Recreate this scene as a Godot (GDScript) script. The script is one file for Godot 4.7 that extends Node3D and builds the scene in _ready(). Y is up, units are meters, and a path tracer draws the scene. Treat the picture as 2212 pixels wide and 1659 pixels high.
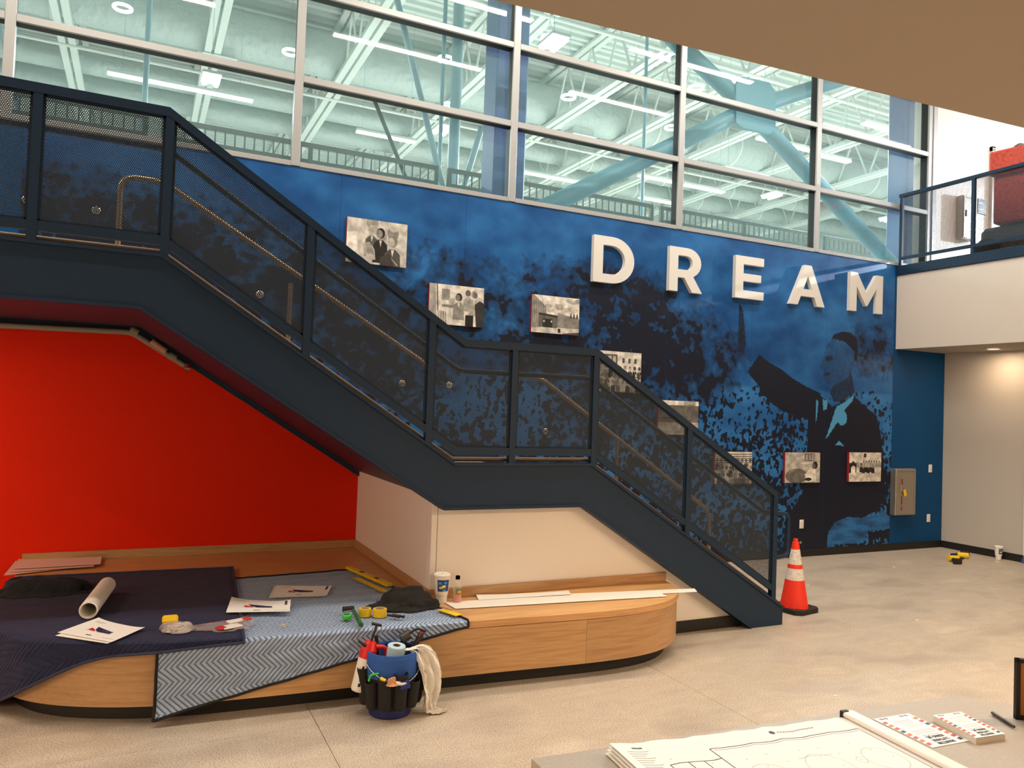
extends Node3D
# ---------------------------------------------------------------- camera geometry (metres, y up; the mural wall is the plane z = 0)
const W := 2212.0
const H := 1659.0
const F := 1661.0
const CAM := Vector3(0, 1.9, 7.7561)
const TURN := Vector3(0.029655, -0.449452, 0.036490)
var cb: Basis
var M := {}
var taken := {}

func ray(px: float, py: float) -> Vector3:
	return cb * Vector3(px - W / 2, -(py - H / 2), -F)
func at_x(x: float, px: float, py: float) -> Vector3:
	var d := ray(px, py)
	return CAM + d * ((x - CAM.x) / d.x)
func at_y(y: float, px: float, py: float) -> Vector3:
	var d := ray(px, py)
	return CAM + d * ((y - CAM.y) / d.y)
func at_z(z: float, px: float, py: float) -> Vector3:
	var d := ray(px, py)
	return CAM + d * ((z - CAM.z) / d.z)

# ---------------------------------------------------------------- mesh builder
class MB:
	var v := PackedVector3Array()
	var n := PackedVector3Array()
	var t := PackedVector2Array()
	func tri(a: Vector3, b: Vector3, c: Vector3, na: Vector3, nb: Vector3, nc: Vector3, ua := Vector2.ZERO, ub := Vector2.ZERO, uc := Vector2.ZERO) -> void:
		v.append(a); v.append(c); v.append(b)
		n.append(na); n.append(nc); n.append(nb)
		t.append(ua); t.append(uc); t.append(ub)
	func flat(a: Vector3, b: Vector3, c: Vector3, ua := Vector2.ZERO, ub := Vector2.ZERO, uc := Vector2.ZERO) -> void:
		var k := (b - a).cross(c - a).normalized()
		tri(a, b, c, k, k, k, ua, ub, uc)
	func quad(a: Vector3, b: Vector3, c: Vector3, d: Vector3, w := -1.0, h := -1.0) -> void:
		var k := (b - a).cross(d - a)
		if k.length() < 1e-12:
			k = (c - b).cross(d - b)
		k = k.normalized()
		if w < 0:
			w = (b - a).length()
			h = (d - a).length()
		tri(a, b, c, k, k, k, Vector2(0, h), Vector2(w, h), Vector2(w, 0))
		tri(a, c, d, k, k, k, Vector2(0, h), Vector2(w, 0), Vector2(0, 0))
	func quad_s(a: Vector3, b: Vector3, c: Vector3, d: Vector3, na: Vector3, nb: Vector3, nc: Vector3, nd: Vector3, ua: Vector2, ub: Vector2, uc: Vector2, ud: Vector2) -> void:
		tri(a, b, c, na, nb, nc, ua, ub, uc)
		tri(a, c, d, na, nc, nd, ua, uc, ud)
	func box(c: Vector3, s: Vector3, B := Basis(), bev := 0.0) -> void:
		var h := s / 2
		if bev <= 0.0:
			for ax in 3:
				for sg in [-1.0, 1.0]:
					var u := (ax + 1) % 3
					var w := (ax + 2) % 3
					var p := []
					for q in [[-1, -1], [1, -1], [1, 1], [-1, 1]]:
						var o := Vector3()
						o[ax] = h[ax] * sg
						o[u] = h[u] * q[0] * sg
						o[w] = h[w] * q[1]
						p.append(c + B * o)
					quad(p[0], p[1], p[2], p[3])
			return
		bev = minf(bev, minf(h.x, minf(h.y, h.z)) * 0.98)
		for ax in 3:
			for sg in [-1.0, 1.0]:
				var u := (ax + 1) % 3
				var w := (ax + 2) % 3
				var p := []
				for q in [[-1, -1], [1, -1], [1, 1], [-1, 1]]:
					var o := Vector3()
					o[ax] = h[ax] * sg
					o[u] = (h[u] - bev) * q[0] * sg
					o[w] = (h[w] - bev) * q[1]
					p.append(c + B * o)
				quad(p[0], p[1], p[2], p[3])
		for ax in 3:
			var u := (ax + 1) % 3
			var w := (ax + 2) % 3
			for su in [-1.0, 1.0]:
				for sw in [-1.0, 1.0]:
					var a := Vector3(); a[ax] = -(h[ax] - bev); a[u] = h[u] * su; a[w] = (h[w] - bev) * sw
					var b := a; b[ax] = h[ax] - bev
					var d := Vector3(); d[ax] = -(h[ax] - bev); d[u] = (h[u] - bev) * su; d[w] = h[w] * sw
					var e := d; e[ax] = h[ax] - bev
					if su * sw > 0:
						quad(c + B * a, c + B * d, c + B * e, c + B * b) if _out(a, d, e) else quad(c + B * a, c + B * b, c + B * e, c + B * d)
					else:
						quad(c + B * a, c + B * b, c + B * e, c + B * d) if _out(a, b, e) else quad(c + B * a, c + B * d, c + B * e, c + B * b)
		for sx in [-1.0, 1.0]:
			for sy in [-1.0, 1.0]:
				for sz in [-1.0, 1.0]:
					var a := Vector3(h.x * sx, (h.y - bev) * sy, (h.z - bev) * sz)
					var b := Vector3((h.x - bev) * sx, h.y * sy, (h.z - bev) * sz)
					var d := Vector3((h.x - bev) * sx, (h.y - bev) * sy, h.z * sz)
					if _out(a, b, d):
						flat(c + B * a, c + B * b, c + B * d)
					else:
						flat(c + B * a, c + B * d, c + B * b)
	func _out(a: Vector3, b: Vector3, c: Vector3) -> bool:
		return (b - a).cross(c - a).dot(a + b + c) > 0
	func beam(a: Vector3, b: Vector3, w: float, h: float, up := Vector3.UP, bev := 0.0) -> void:
		var x := (b - a).normalized()
		var z := x.cross(up).normalized()
		var y := z.cross(x).normalized()
		box((a + b) / 2, Vector3((b - a).length(), h, w), Basis(x, y, z), bev)
	func tube(path: Array, r: float, sides := 10, caps := true, r_end := -1.0) -> void:
		var cnt := path.size()
		var fr := []
		var prev := Vector3.ZERO
		var dist := 0.0
		for i in cnt:
			var tg: Vector3
			if i == 0: tg = (path[1] - path[0]).normalized()
			elif i == cnt - 1: tg = (path[i] - path[i - 1]).normalized()
			else: tg = ((path[i] - path[i - 1]).normalized() + (path[i + 1] - path[i]).normalized()).normalized()
			var u: Vector3
			if i == 0:
				u = tg.cross(Vector3.UP)
				if u.length() < 0.05: u = tg.cross(Vector3.RIGHT)
			else:
				u = prev - tg * prev.dot(tg)
				dist += (path[i] - path[i - 1]).length()
			u = u.normalized()
			prev = u
			var rr := r if r_end < 0 else lerpf(r, r_end, float(i) / (cnt - 1))
			if i > 0 and i < cnt - 1:
				pass
			fr.append([path[i], u, tg.cross(u).normalized(), rr, dist, tg])
		for i in cnt - 1:
			for k in sides:
				var a0 := TAU * k / sides
				var a1 := TAU * (k + 1) / sides
				var A = fr[i]
				var B2 = fr[i + 1]
				var n0: Vector3 = A[1] * cos(a0) + A[2] * sin(a0)
				var n1: Vector3 = A[1] * cos(a1) + A[2] * sin(a1)
				var m0: Vector3 = B2[1] * cos(a0) + B2[2] * sin(a0)
				var m1: Vector3 = B2[1] * cos(a1) + B2[2] * sin(a1)
				quad_s(A[0] + n0 * A[3], A[0] + n1 * A[3], B2[0] + m1 * B2[3], B2[0] + m0 * B2[3], n0, n1, m1, m0,
					Vector2(A[4], float(k) / sides), Vector2(A[4], float(k + 1) / sides), Vector2(B2[4], float(k + 1) / sides), Vector2(B2[4], float(k) / sides))
		if caps:
			for e in [0, cnt - 1]:
				var A = fr[e]
				for k in sides:
					var a0 := TAU * k / sides
					var a1 := TAU * (k + 1) / sides
					var p0: Vector3 = A[0] + (A[1] * cos(a0) + A[2] * sin(a0)) * A[3]
					var p1: Vector3 = A[0] + (A[1] * cos(a1) + A[2] * sin(a1)) * A[3]
					if e == 0: flat(A[0], p1, p0)
					else: flat(A[0], p0, p1)
	# profile of Vector2(radius, height), bottom to top; crisp between segments, smooth around
	func lathe(prof: Array, seg := 24, xf := Transform3D(), arc := TAU, start := 0.0) -> void:
		var len_ := 0.0
		for i in prof.size() - 1:
			var p: Vector2 = prof[i]
			var q: Vector2 = prof[i + 1]
			var dv := q - p
			if dv.length() < 1e-7: continue
			var nn := Vector2(dv.y, -dv.x).normalized()
			for k in seg:
				var a0 := start + arc * k / seg
				var a1 := start + arc * (k + 1) / seg
				var c0 := Vector3(cos(a0), 0, -sin(a0))
				var c1 := Vector3(cos(a1), 0, -sin(a1))
				var n0 := (xf.basis * (c0 * nn.x + Vector3(0, nn.y, 0))).normalized()
				var n1 := (xf.basis * (c1 * nn.x + Vector3(0, nn.y, 0))).normalized()
				var a := xf * (c0 * p.x + Vector3(0, p.y, 0))
				var b := xf * (c1 * p.x + Vector3(0, p.y, 0))
				var c := xf * (c1 * q.x + Vector3(0, q.y, 0))
				var d := xf * (c0 * q.x + Vector3(0, q.y, 0))
				var u0 := float(k) / seg
				var u1 := float(k + 1) / seg
				if p.x > 1e-6: tri(a, b, c, n0, n1, n1, Vector2(u0, 1 - p.y), Vector2(u1, 1 - p.y), Vector2(u1, 1 - q.y))
				if q.x > 1e-6: tri(a, c, d, n0, n1, n0, Vector2(u0, 1 - p.y), Vector2(u1, 1 - q.y), Vector2(u0, 1 - q.y))
			len_ += dv.length()
	func prism(poly: PackedVector2Array, z0: float, z1: float, xf := Transform3D(), ends := true, uv_lo := Vector2.ZERO, uv_size := Vector2.ONE) -> void:
		var area := 0.0
		var c := poly.size()
		for i in c:
			area += poly[i].cross(poly[(i + 1) % c])
		if area < 0:
			poly = poly.duplicate()
			poly.reverse()
		var edge := []
		for i in c:
			var d := (poly[(i + 1) % c] - poly[i]).normalized()
			edge.append(Vector2(d.y, -d.x))
		var run := 0.0
		for i in c:
			var j := (i + 1) % c
			var e: Vector2 = edge[i]
			var ea: Vector2 = edge[(i + c - 1) % c]
			var eb: Vector2 = edge[j]
			var na := (e + ea).normalized() if e.dot(ea) > 0.8 else e
			var nb := (e + eb).normalized() if e.dot(eb) > 0.8 else e
			var l := poly[i].distance_to(poly[j])
			var NA := (xf.basis * Vector3(na.x, na.y, 0)).normalized()
			var NB := (xf.basis * Vector3(nb.x, nb.y, 0)).normalized()
			quad_s(xf * Vector3(poly[i].x, poly[i].y, z0), xf * Vector3(poly[j].x, poly[j].y, z0), xf * Vector3(poly[j].x, poly[j].y, z1), xf * Vector3(poly[i].x, poly[i].y, z1),
				NA, NB, NB, NA, Vector2(run, z1 - z0), Vector2(run + l, z1 - z0), Vector2(run + l, 0), Vector2(run, 0))
			run += l
		if not ends: return
		var idx := Geometry2D.triangulate_polygon(poly)
		var up := (xf.basis * Vector3(0, 0, 1)).normalized()
		for k in range(0, idx.size(), 3):
			var a := poly[idx[k]]
			var b := poly[idx[k + 1]]
			var d := poly[idx[k + 2]]
			if (b - a).cross(d - a) < 0:
				var s := b
				b = d
				d = s
			var ua := Vector2((a.x - uv_lo.x) / uv_size.x, 1 - (a.y - uv_lo.y) / uv_size.y)
			var ub := Vector2((b.x - uv_lo.x) / uv_size.x, 1 - (b.y - uv_lo.y) / uv_size.y)
			var ud := Vector2((d.x - uv_lo.x) / uv_size.x, 1 - (d.y - uv_lo.y) / uv_size.y)
			tri(xf * Vector3(a.x, a.y, z1), xf * Vector3(b.x, b.y, z1), xf * Vector3(d.x, d.y, z1), up, up, up, ua, ub, ud)
			tri(xf * Vector3(a.x, a.y, z0), xf * Vector3(d.x, d.y, z0), xf * Vector3(b.x, b.y, z0), -up, -up, -up, ua, ud, ub)
	# grid of points [row][col] as a smooth sheet; thick > 0 closes it with a back side
	func sheet(g: Array, thick := 0.0, uvs := Vector2.ONE, ug := []) -> void:
		var R := g.size()
		var C: int = g[0].size()
		var nn := []
		for r in R:
			var row := []
			for c in C:
				var dx: Vector3 = g[r][mini(c + 1, C - 1)] - g[r][maxi(c - 1, 0)]
				var dy: Vector3 = g[mini(r + 1, R - 1)][c] - g[maxi(r - 1, 0)][c]
				var k := dy.cross(dx)
				row.append(k.normalized() if k.length() > 1e-12 else Vector3.UP)
			nn.append(row)
		for r in R - 1:
			for c in C - 1:
				var ua := Vector2(float(c) / (C - 1), float(r) / (R - 1)) * uvs
				var ub := Vector2(float(c + 1) / (C - 1), float(r) / (R - 1)) * uvs
				var uc := Vector2(float(c + 1) / (C - 1), float(r + 1) / (R - 1)) * uvs
				var ud := Vector2(float(c) / (C - 1), float(r + 1) / (R - 1)) * uvs
				if ug:
					ua = ug[r][c]; ub = ug[r][c + 1]; uc = ug[r + 1][c + 1]; ud = ug[r + 1][c]
				quad_s(g[r + 1][c], g[r + 1][c + 1], g[r][c + 1], g[r][c], nn[r + 1][c], nn[r + 1][c + 1], nn[r][c + 1], nn[r][c], ud, uc, ub, ua)
				if thick > 0:
					quad_s(g[r][c] - nn[r][c] * thick, g[r][c + 1] - nn[r][c + 1] * thick, g[r + 1][c + 1] - nn[r + 1][c + 1] * thick, g[r + 1][c] - nn[r + 1][c] * thick,
						-nn[r][c], -nn[r][c + 1], -nn[r + 1][c + 1], -nn[r + 1][c], ua, ub, uc, ud)
		if thick > 0:
			for r in R - 1:
				for c in [0, C - 1]:
					var a: Vector3 = g[r][c]
					var b: Vector3 = g[r + 1][c]
					var a2: Vector3 = a - nn[r][c] * thick
					var b2: Vector3 = b - nn[r + 1][c] * thick
					if c == 0: quad(a, a2, b2, b)
					else: quad(a, b, b2, a2)
			for c in C - 1:
				for r in [0, R - 1]:
					var a: Vector3 = g[r][c]
					var b: Vector3 = g[r][c + 1]
					var a2: Vector3 = a - nn[r][c] * thick
					var b2: Vector3 = b - nn[r][c + 1] * thick
					if r == 0: quad(a, b, b2, a2)
					else: quad(a, a2, b2, b)
	func mesh() -> ArrayMesh:
		var arr := []
		arr.resize(Mesh.ARRAY_MAX)
		arr[Mesh.ARRAY_VERTEX] = v
		arr[Mesh.ARRAY_NORMAL] = n
		arr[Mesh.ARRAY_TEX_UV] = t
		var m := ArrayMesh.new()
		m.add_surface_from_arrays(Mesh.PRIMITIVE_TRIANGLES, arr)
		return m

const YUP := Transform3D(Vector3(1, 0, 0), Vector3(0, 0, -1), Vector3(0, 1, 0), Vector3.ZERO)   # prism of (x, -z) raised along y
const XUP := Transform3D(Vector3(0, 0, -1), Vector3(0, 1, 0), Vector3(1, 0, 0), Vector3.ZERO)   # prism of (-z, y) along x

func band(pts: Array, lo: float, hi: float) -> PackedVector2Array:   # strip beside a polyline, mitred, between two vertical offsets
	var out := PackedVector2Array()
	for p in pts: out.append(p + Vector2(0, lo))
	for i in range(pts.size() - 1, -1, -1): out.append(pts[i] + Vector2(0, hi))
	return out
func line_y(pts: Array, x: float) -> float:
	for i in pts.size() - 1:
		if x <= pts[i + 1].x or i == pts.size() - 2:
			return lerpf(pts[i].y, pts[i + 1].y, (x - pts[i].x) / (pts[i + 1].x - pts[i].x))
	return pts[-1].y
func cut(pts: Array, x0: float, x1: float) -> Array:
	var out := [Vector2(x0, line_y(pts, x0))]
	for p in pts:
		if p.x > x0 + 0.001 and p.x < x1 - 0.001: out.append(p)
	out.append(Vector2(x1, line_y(pts, x1)))
	return out
func circle(c: Vector2, r: float, seg := 16, ry := -1.0) -> PackedVector2Array:
	var out := PackedVector2Array()
	for k in seg: out.append(c + Vector2(cos(TAU * k / seg) * r, sin(TAU * k / seg) * (r if ry < 0 else ry)))
	return out
func arc_path(pts: Array, r: float, steps := 6) -> Array:   # rounds the inner corners of a 3D path
	var out := [pts[0]]
	for i in range(1, pts.size() - 1):
		var a: Vector3 = pts[i - 1]
		var b: Vector3 = pts[i]
		var c: Vector3 = pts[i + 1]
		var ra := minf(r, minf((a - b).length(), (c - b).length()) * 0.49)
		var p := b + (a - b).normalized() * ra
		var q := b + (c - b).normalized() * ra
		for k in steps + 1:
			var f := float(k) / steps
			out.append(p.lerp(b, f).lerp(b.lerp(q, f), f))
	out.append(pts[-1])
	return out

# ---------------------------------------------------------------- objects
func numbered(called: String) -> String:
	taken[called] = taken.get(called, -1) + 1
	return called if taken[called] == 0 else "%s_%03d" % [called, taken[called]]
func thing(called: String, label: String, category: String, where := Vector3.ZERO, group := "") -> Node3D:
	var o := Node3D.new()
	o.name = numbered(called)
	add_child(o)
	o.position = where
	return meta(o, label, category, group)
func meta(o: Node3D, label: String, category: String, group := "") -> Node3D:
	o.set_meta("label", label)
	o.set_meta("category", category)
	if group: o.set_meta("group", group)
	return o
func setting(called: String, label := "", category := "") -> Node3D:
	var o := Node3D.new()
	o.name = numbered(called)
	add_child(o)
	o.set_meta("kind", "structure")
	if label: meta(o, label, category)
	return o
func part(parent: Node3D, called: String, mb, m: Material, label := "", stuff := false) -> MeshInstance3D:
	var o := MeshInstance3D.new()
	o.name = called
	o.mesh = mb.mesh() if mb is MB else mb
	o.material_override = m
	o.cast_shadow = GeometryInstance3D.SHADOW_CASTING_SETTING_ON
	parent.add_child(o, true)
	if label: o.set_meta("label", label)
	if stuff: o.set_meta("kind", "stuff")
	return o
func copy(o: Node3D, where: Vector3, label := "") -> Node3D:
	var base := String(o.name)
	if base.length() > 4 and base[-4] == "_" and base.right(3).is_valid_int(): base = base.left(-4)
	var c: Node3D = o.duplicate()
	c.name = numbered(base)
	add_child(c)
	c.position = where
	if label: c.set_meta("label", label)
	return c
func wall_box(called: String, lo: Vector3, hi: Vector3, m: Material, label := "", category := "wall") -> Node3D:
	var mb := MB.new()
	mb.box((lo + hi) / 2, hi - lo)
	var o := part(self, numbered(called), mb, m)
	o.set_meta("kind", "structure")
	if label: meta(o, label, category)
	return o

func paint(c: Color, rough := 0.6, metal := 0.0, spec := 0.5) -> StandardMaterial3D:
	var m := StandardMaterial3D.new()
	m.albedo_color = c
	m.roughness = rough
	m.metallic = metal
	m.metallic_specular = spec
	return m
func rgb(r: int, g: int, b: int) -> Color:
	return Color(r / 255.0, g / 255.0, b / 255.0)
func noise(freq: float, sd: int, oct := 4) -> FastNoiseLite:
	var f := FastNoiseLite.new()
	f.seed = sd
	f.noise_type = FastNoiseLite.TYPE_SIMPLEX_SMOOTH
	f.frequency = freq
	f.fractal_octaves = oct
	return f
func noise_tex(freq: float, sd: int, ramp: Array, size := 512, oct := 5) -> NoiseTexture2D:
	var t := NoiseTexture2D.new()
	t.width = size
	t.height = size
	t.seamless = true
	t.noise = noise(freq, sd, oct)
	if ramp:
		var g := Gradient.new()
		g.offsets = PackedFloat32Array(ramp.map(func(e): return e[0]))
		g.colors = PackedColorArray(ramp.map(func(e): return e[1]))
		t.color_ramp = g
	return t
func bump(m: StandardMaterial3D, t: Texture2D, cm: float) -> StandardMaterial3D:
	m.heightmap_enabled = true
	m.heightmap_texture = t
	m.heightmap_scale = cm
	return m
func tri_map(m: StandardMaterial3D, s: Vector3, world := true) -> StandardMaterial3D:
	m.uv1_triplanar = true
	m.uv1_world_triplanar = world
	m.uv1_scale = s
	return m
func glow(c: Color, e: float) -> StandardMaterial3D:
	var m := paint(Color(0.9, 0.9, 0.9), 0.5)
	m.emission_enabled = true
	m.emission = c
	m.emission_energy_multiplier = e
	return m

# ---------------------------------------------------------------- drawing flat prints
func fill_poly(im: Image, pts: Array, c: Color) -> void:
	var lo := 1e9
	var hi := -1e9
	for p in pts:
		lo = minf(lo, p.y)
		hi = maxf(hi, p.y)
	for y in range(maxi(0, int(lo)), mini(im.get_height() - 1, int(hi)) + 1):
		var xs := []
		for i in pts.size():
			var a: Vector2 = pts[i]
			var b: Vector2 = pts[(i + 1) % pts.size()]
			if (a.y <= y + 0.5) != (b.y <= y + 0.5):
				xs.append(a.x + (b.x - a.x) * (y + 0.5 - a.y) / (b.y - a.y))
		xs.sort()
		for k in range(0, xs.size() - 1, 2):
			im.fill_rect(Rect2i(int(round(xs[k])), y, maxi(1, int(round(xs[k + 1] - xs[k]))), 1), c)
func fill_ell(im: Image, x: float, y: float, rx: float, ry: float, c: Color) -> void:
	fill_poly(im, Array(circle(Vector2(x, y), rx, 22, ry)), c)
func draw_line_on(im: Image, a: Vector2, b: Vector2, w: float, c: Color) -> void:
	var k := (b - a).orthogonal().normalized() * w / 2
	fill_poly(im, [a + k, b + k, b - k, a - k], c)
func tex(im: Image) -> ImageTexture:
	return ImageTexture.create_from_image(im)
func print_mat(im: Image, rough := 0.6) -> StandardMaterial3D:
	var m := paint(Color.WHITE, rough)
	m.albedo_texture = tex(im)
	m.texture_repeat = false
	return m

# ---------------------------------------------------------------- mural print: a halftone of trees, a crowd and a waving figure in a suit
const MX0 := -1.0
const MSPAN := 5.48
const MY0 := 0.105
const MY1 := 4.2
var m_dark := []
var m_light := []
func mural_xy(px: float, py: float) -> Vector2:
	var p := at_z(0.0, px, py)
	return Vector2(p.x, p.y)
func mural_poly(a: Array) -> PackedVector2Array:
	var out := PackedVector2Array()
	for k in range(0, a.size(), 2): out.append(mural_xy(a[k], a[k + 1]))
	return out
func boxed(p: PackedVector2Array, tone: float) -> Array:
	var r := Rect2(p[0], Vector2.ZERO)
	for q in p: r = r.expand(q)
	return [p, r, tone]
func mural_images() -> Array:
	# dark shapes of the figure: sleeve, jacket, hair, hand, lectern edge
	for a in [
		[[1615, 803, 1640, 766, 1662, 784, 1690, 800, 1712, 818, 1742, 836, 1772, 850, 1770, 905, 1746, 906, 1718, 897, 1690, 888, 1664, 868, 1652, 856, 1640, 856, 1641, 836, 1628, 820], 1.0],
		[[1745, 838, 1766, 850, 1785, 866, 1797, 880, 1822, 868, 1846, 858, 1872, 882, 1893, 898, 1902, 940, 1908, 1000, 1912, 1080, 1890, 1104, 1840, 1128, 1800, 1140, 1786, 1192, 1690, 1192, 1700, 1120, 1724, 1080, 1742, 1010, 1746, 906], 1.0],
		[[1796, 736, 1800, 724, 1818, 717, 1838, 720, 1850, 732, 1853, 756, 1850, 780, 1840, 778, 1832, 764, 1826, 746, 1812, 738], 0.95],
		[[1800, 832, 1822, 806, 1838, 802, 1846, 848, 1818, 866, 1800, 868, 1792, 846], 0.7],
		[[1788, 742, 1800, 730, 1826, 738, 1846, 760, 1844, 790, 1834, 812, 1802, 834, 1784, 828, 1777, 812, 1779, 802, 1772, 796, 1771, 788, 1779, 772, 1782, 756], 0.3],
		[[1782, 771, 1796, 768, 1800, 777, 1786, 780], 0.75],
		[[1780, 806, 1793, 804, 1794, 809, 1781, 811], 0.8],
		[[1580, 656, 1586, 649, 1592, 664, 1598, 655, 1605, 674, 1608, 702, 1611, 745, 1606, 766, 1595, 760, 1590, 732, 1586, 706, 1574, 690, 1579, 683, 1586, 690], 0.8],
		[[1742, 1120, 1890, 1126, 1896, 1134, 1800, 1142, 1744, 1150], 0.9],
		[[1878, 1150, 1924, 1144, 1924, 1158, 1878, 1164], 0.9]]:
		m_dark.append(boxed(mural_poly(a[0]), a[1]))
	for a in [
		[1762, 862, 1768, 866, 1765, 900, 1761, 918], [1776, 862, 1788, 866, 1786, 884, 1778, 888],
		[1806, 878, 1828, 866, 1846, 850, 1842, 866, 1826, 884, 1808, 914, 1788, 944, 1782, 950, 1792, 920],
		[1802, 962, 1812, 951, 1824, 964], [1788, 1150, 1802, 1128, 1830, 1116, 1860, 1118, 1898, 1112, 1902, 1092, 1914, 1108, 1924, 1122, 1924, 1142, 1876, 1148, 1866, 1172, 1800, 1178, 1784, 1190],
		[1700, 1080, 1734, 1056, 1732, 1068, 1698, 1096]]:
		m_light.append(boxed(mural_poly(a), 0.0 if a[1] < 1000 else 0.2))
	m_light.append(boxed(circle(mural_xy(1819, 903), 0.1, 16, 0.11), 0.0))
	var blobs := []   # trees: pixel, radii in metres, strength
	for a in [[40, 470, 1.0, 0.5, 0.8], [200, 500, 1.2, 0.55, 0.9], [420, 560, 0.9, 0.6, 0.9], [620, 660, 1.0, 0.75, 0.85], [800, 760, 1.0, 0.8, 0.85], [1000, 600, 0.75, 0.3, 0.5], [1040, 680, 1.0, 0.5, 0.55], [930, 560, 0.9, 0.2, 0.38],
		[1190, 640, 0.8, 0.45, 0.5], [1300, 640, 0.7, 0.42, 0.95], [1380, 650, 0.7, 0.4, 0.9], [1400, 740, 0.95, 0.5, 1.15], [1470, 800, 0.6, 0.4, 1.1], [1180, 760, 0.9, 0.4, 0.9], [1500, 730, 0.6, 0.45, 0.7], [1560, 770, 0.45, 0.42, 0.62], [1530, 830, 0.5, 0.25, 0.8], [1895, 760, 0.75, 0.4, 0.55], [1330, 880, 1.0, 0.5, 0.7]]:
		var p := mural_xy(a[0], a[1])
		blobs.append([p.x, p.y, a[2], a[3], a[4]])
	var n1 := noise(0.9, 3, 3)
	var n2 := noise(2.6, 11, 4)
	var n3 := noise(5.5, 23, 2)
	var stamps := []
	for lv in 14:
		var s := Image.create(12, 11, false, Image.FORMAT_RGBA8)
		var rad := 3.1 * sqrt((lv + 0.5) / 13.0) + (0.9 if lv > 11 else 0.0)
		for y in 11:
			for x in 12:
				var d := Vector2(x - 5.5, y - 5.0).length()
				s.set_pixel(x, y, Color(0.105, 0.125, 0.185, clampf(rad - d + 0.5, 0, 1)))
		stamps.append(s)
	var out := []
	var hpx := 1530
	for half in 2:
		var x0 := MX0 + MSPAN * half
		var im := Image.create(128, 96, false, Image.FORMAT_RGBA8)
		for j in 96:
			for i in 128:
				var x := x0 + MSPAN * (i + 0.5) / 128
				var y := MY1 - (MY1 - MY0) * (j + 0.5) / 96
				var k := clampf(0.42 + 0.5 * n1.get_noise_2d(x * 0.8, y) + 0.3 * n2.get_noise_2d(x, y * 1.4), 0, 1)
				if y < 2.3: k = clampf(k + 0.3, 0, 1)      # the printed crowd is on a paler blue
				im.set_pixel(i, j, Color(0.06, 0.255, 0.48).lerp(Color(0.20, 0.475, 0.73), k))
		im.resize(2048, hpx, Image.INTERPOLATE_CUBIC)
		var sc := 2048.0 / MSPAN
		for L in m_light:
			var pts := []
			for q in L[0]: pts.append(Vector2((q.x - x0) * sc, (MY1 - q.y) * sc))
			fill_poly(im, pts, Color(0.30, 0.60, 0.80) if L[2] < 0.05 else Color(0.19, 0.44, 0.70))
		for j in 306:
			var y := MY1 - (j * 5 + 2.5) / sc
			for i in 342:
				var x := x0 + (i * 6 + (3 if j % 2 else 0)) / sc
				var t := 0.0
				for b in blobs:
					var dx: float = (x - b[0]) / b[2]
					var dy: float = (y - b[1]) / b[3]
					var d := dx * dx + dy * dy
					if d < 1.6: t = maxf(t, b[4] * (1.25 - d))
				if t > 0.02:
					t = clampf(t * 0.72 + 0.62 * n2.get_noise_2d(x * 1.3, y * 1.3) + 0.3 * n3.get_noise_2d(x * 1.8, y * 1.8), 0, 1)
					if t > 0.66: t = 1.0
				var rim := 2.25 + 0.25 * n1.get_noise_2d(x * 1.5, 7.0)
				if y < rim and x > 2.2:
					var c := n2.get_noise_2d(x * 3.0, y * 2.6) + 0.6 * n3.get_noise_2d(x * 2.6, y * 2.2) + 0.5 * n1.get_noise_2d(x * 1.4 + 9, y * 1.4) + 0.12 * clampf((rim - y) * 1.2, 0, 1)
					var th := lerpf(0.34, 0.08, clampf((rim - y) / 1.3, 0, 1))
					t = maxf(t, 1.0 if c > th else (0.25 if c > th - 0.1 else 0.0))
				elif y < rim:
					t = maxf(t, clampf(0.55 + n2.get_noise_2d(x * 1.6, y * 1.6), 0, 1))
				if x > 7.0:
					var p := Vector2(x, y)
					for D in m_dark:
						if D[1].has_point(p) and Geometry2D.is_point_in_polygon(p, D[0]):
							t = D[2] + (0.18 * n3.get_noise_2d(x * 2, y * 2) if D[2] < 0.9 else 0.0)
					for L in m_light:
						if L[1].has_point(p) and Geometry2D.is_point_in_polygon(p, L[0]): t = 0.0 if L[2] < 0.05 else maxf(0.0, L[2] + 0.7 * n2.get_noise_2d(x * 0.7, y * 2.4))
				if t > 0.06:
					im.blend_rect(stamps[clampi(int(t * 13.5), 0, 13)], Rect2i(0, 0, 12, 11), Vector2i(i * 6 + (3 if j % 2 else 0) - 6, j * 5 - 3))
		out.append(im)
	return out

# ---------------------------------------------------------------- black and white pictures on the canvases (generic scenes)
func grey(v: float) -> Color:
	return Color(v, v * 0.975, v * 0.93)
func person_on(im: Image, x: float, y: float, s: float, coat: float, skin: float, hair: float, face := 0) -> void:
	fill_poly(im, [Vector2(x - 0.9 * s, y + 3.2 * s), Vector2(x - 0.8 * s, y + 1.2 * s), Vector2(x - 0.3 * s, y + 0.75 * s), Vector2(x + 0.3 * s, y + 0.75 * s), Vector2(x + 0.8 * s, y + 1.2 * s), Vector2(x + 0.9 * s, y + 3.2 * s)], grey(coat))
	fill_poly(im, [Vector2(x - 0.16 * s, y + 0.8 * s), Vector2(x + 0.16 * s, y + 0.8 * s), Vector2(x, y + 1.5 * s)], grey(0.85))
	fill_ell(im, x, y, 0.5 * s, 0.56 * s, grey(hair))
	fill_ell(im, x + face * 0.16 * s, y + 0.1 * s, 0.38 * s, 0.46 * s, grey(skin))
	fill_ell(im, x + face * 0.3 * s - 0.05 * s, y + 0.04 * s, 0.05 * s, 0.04 * s, grey(0.12))
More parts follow.
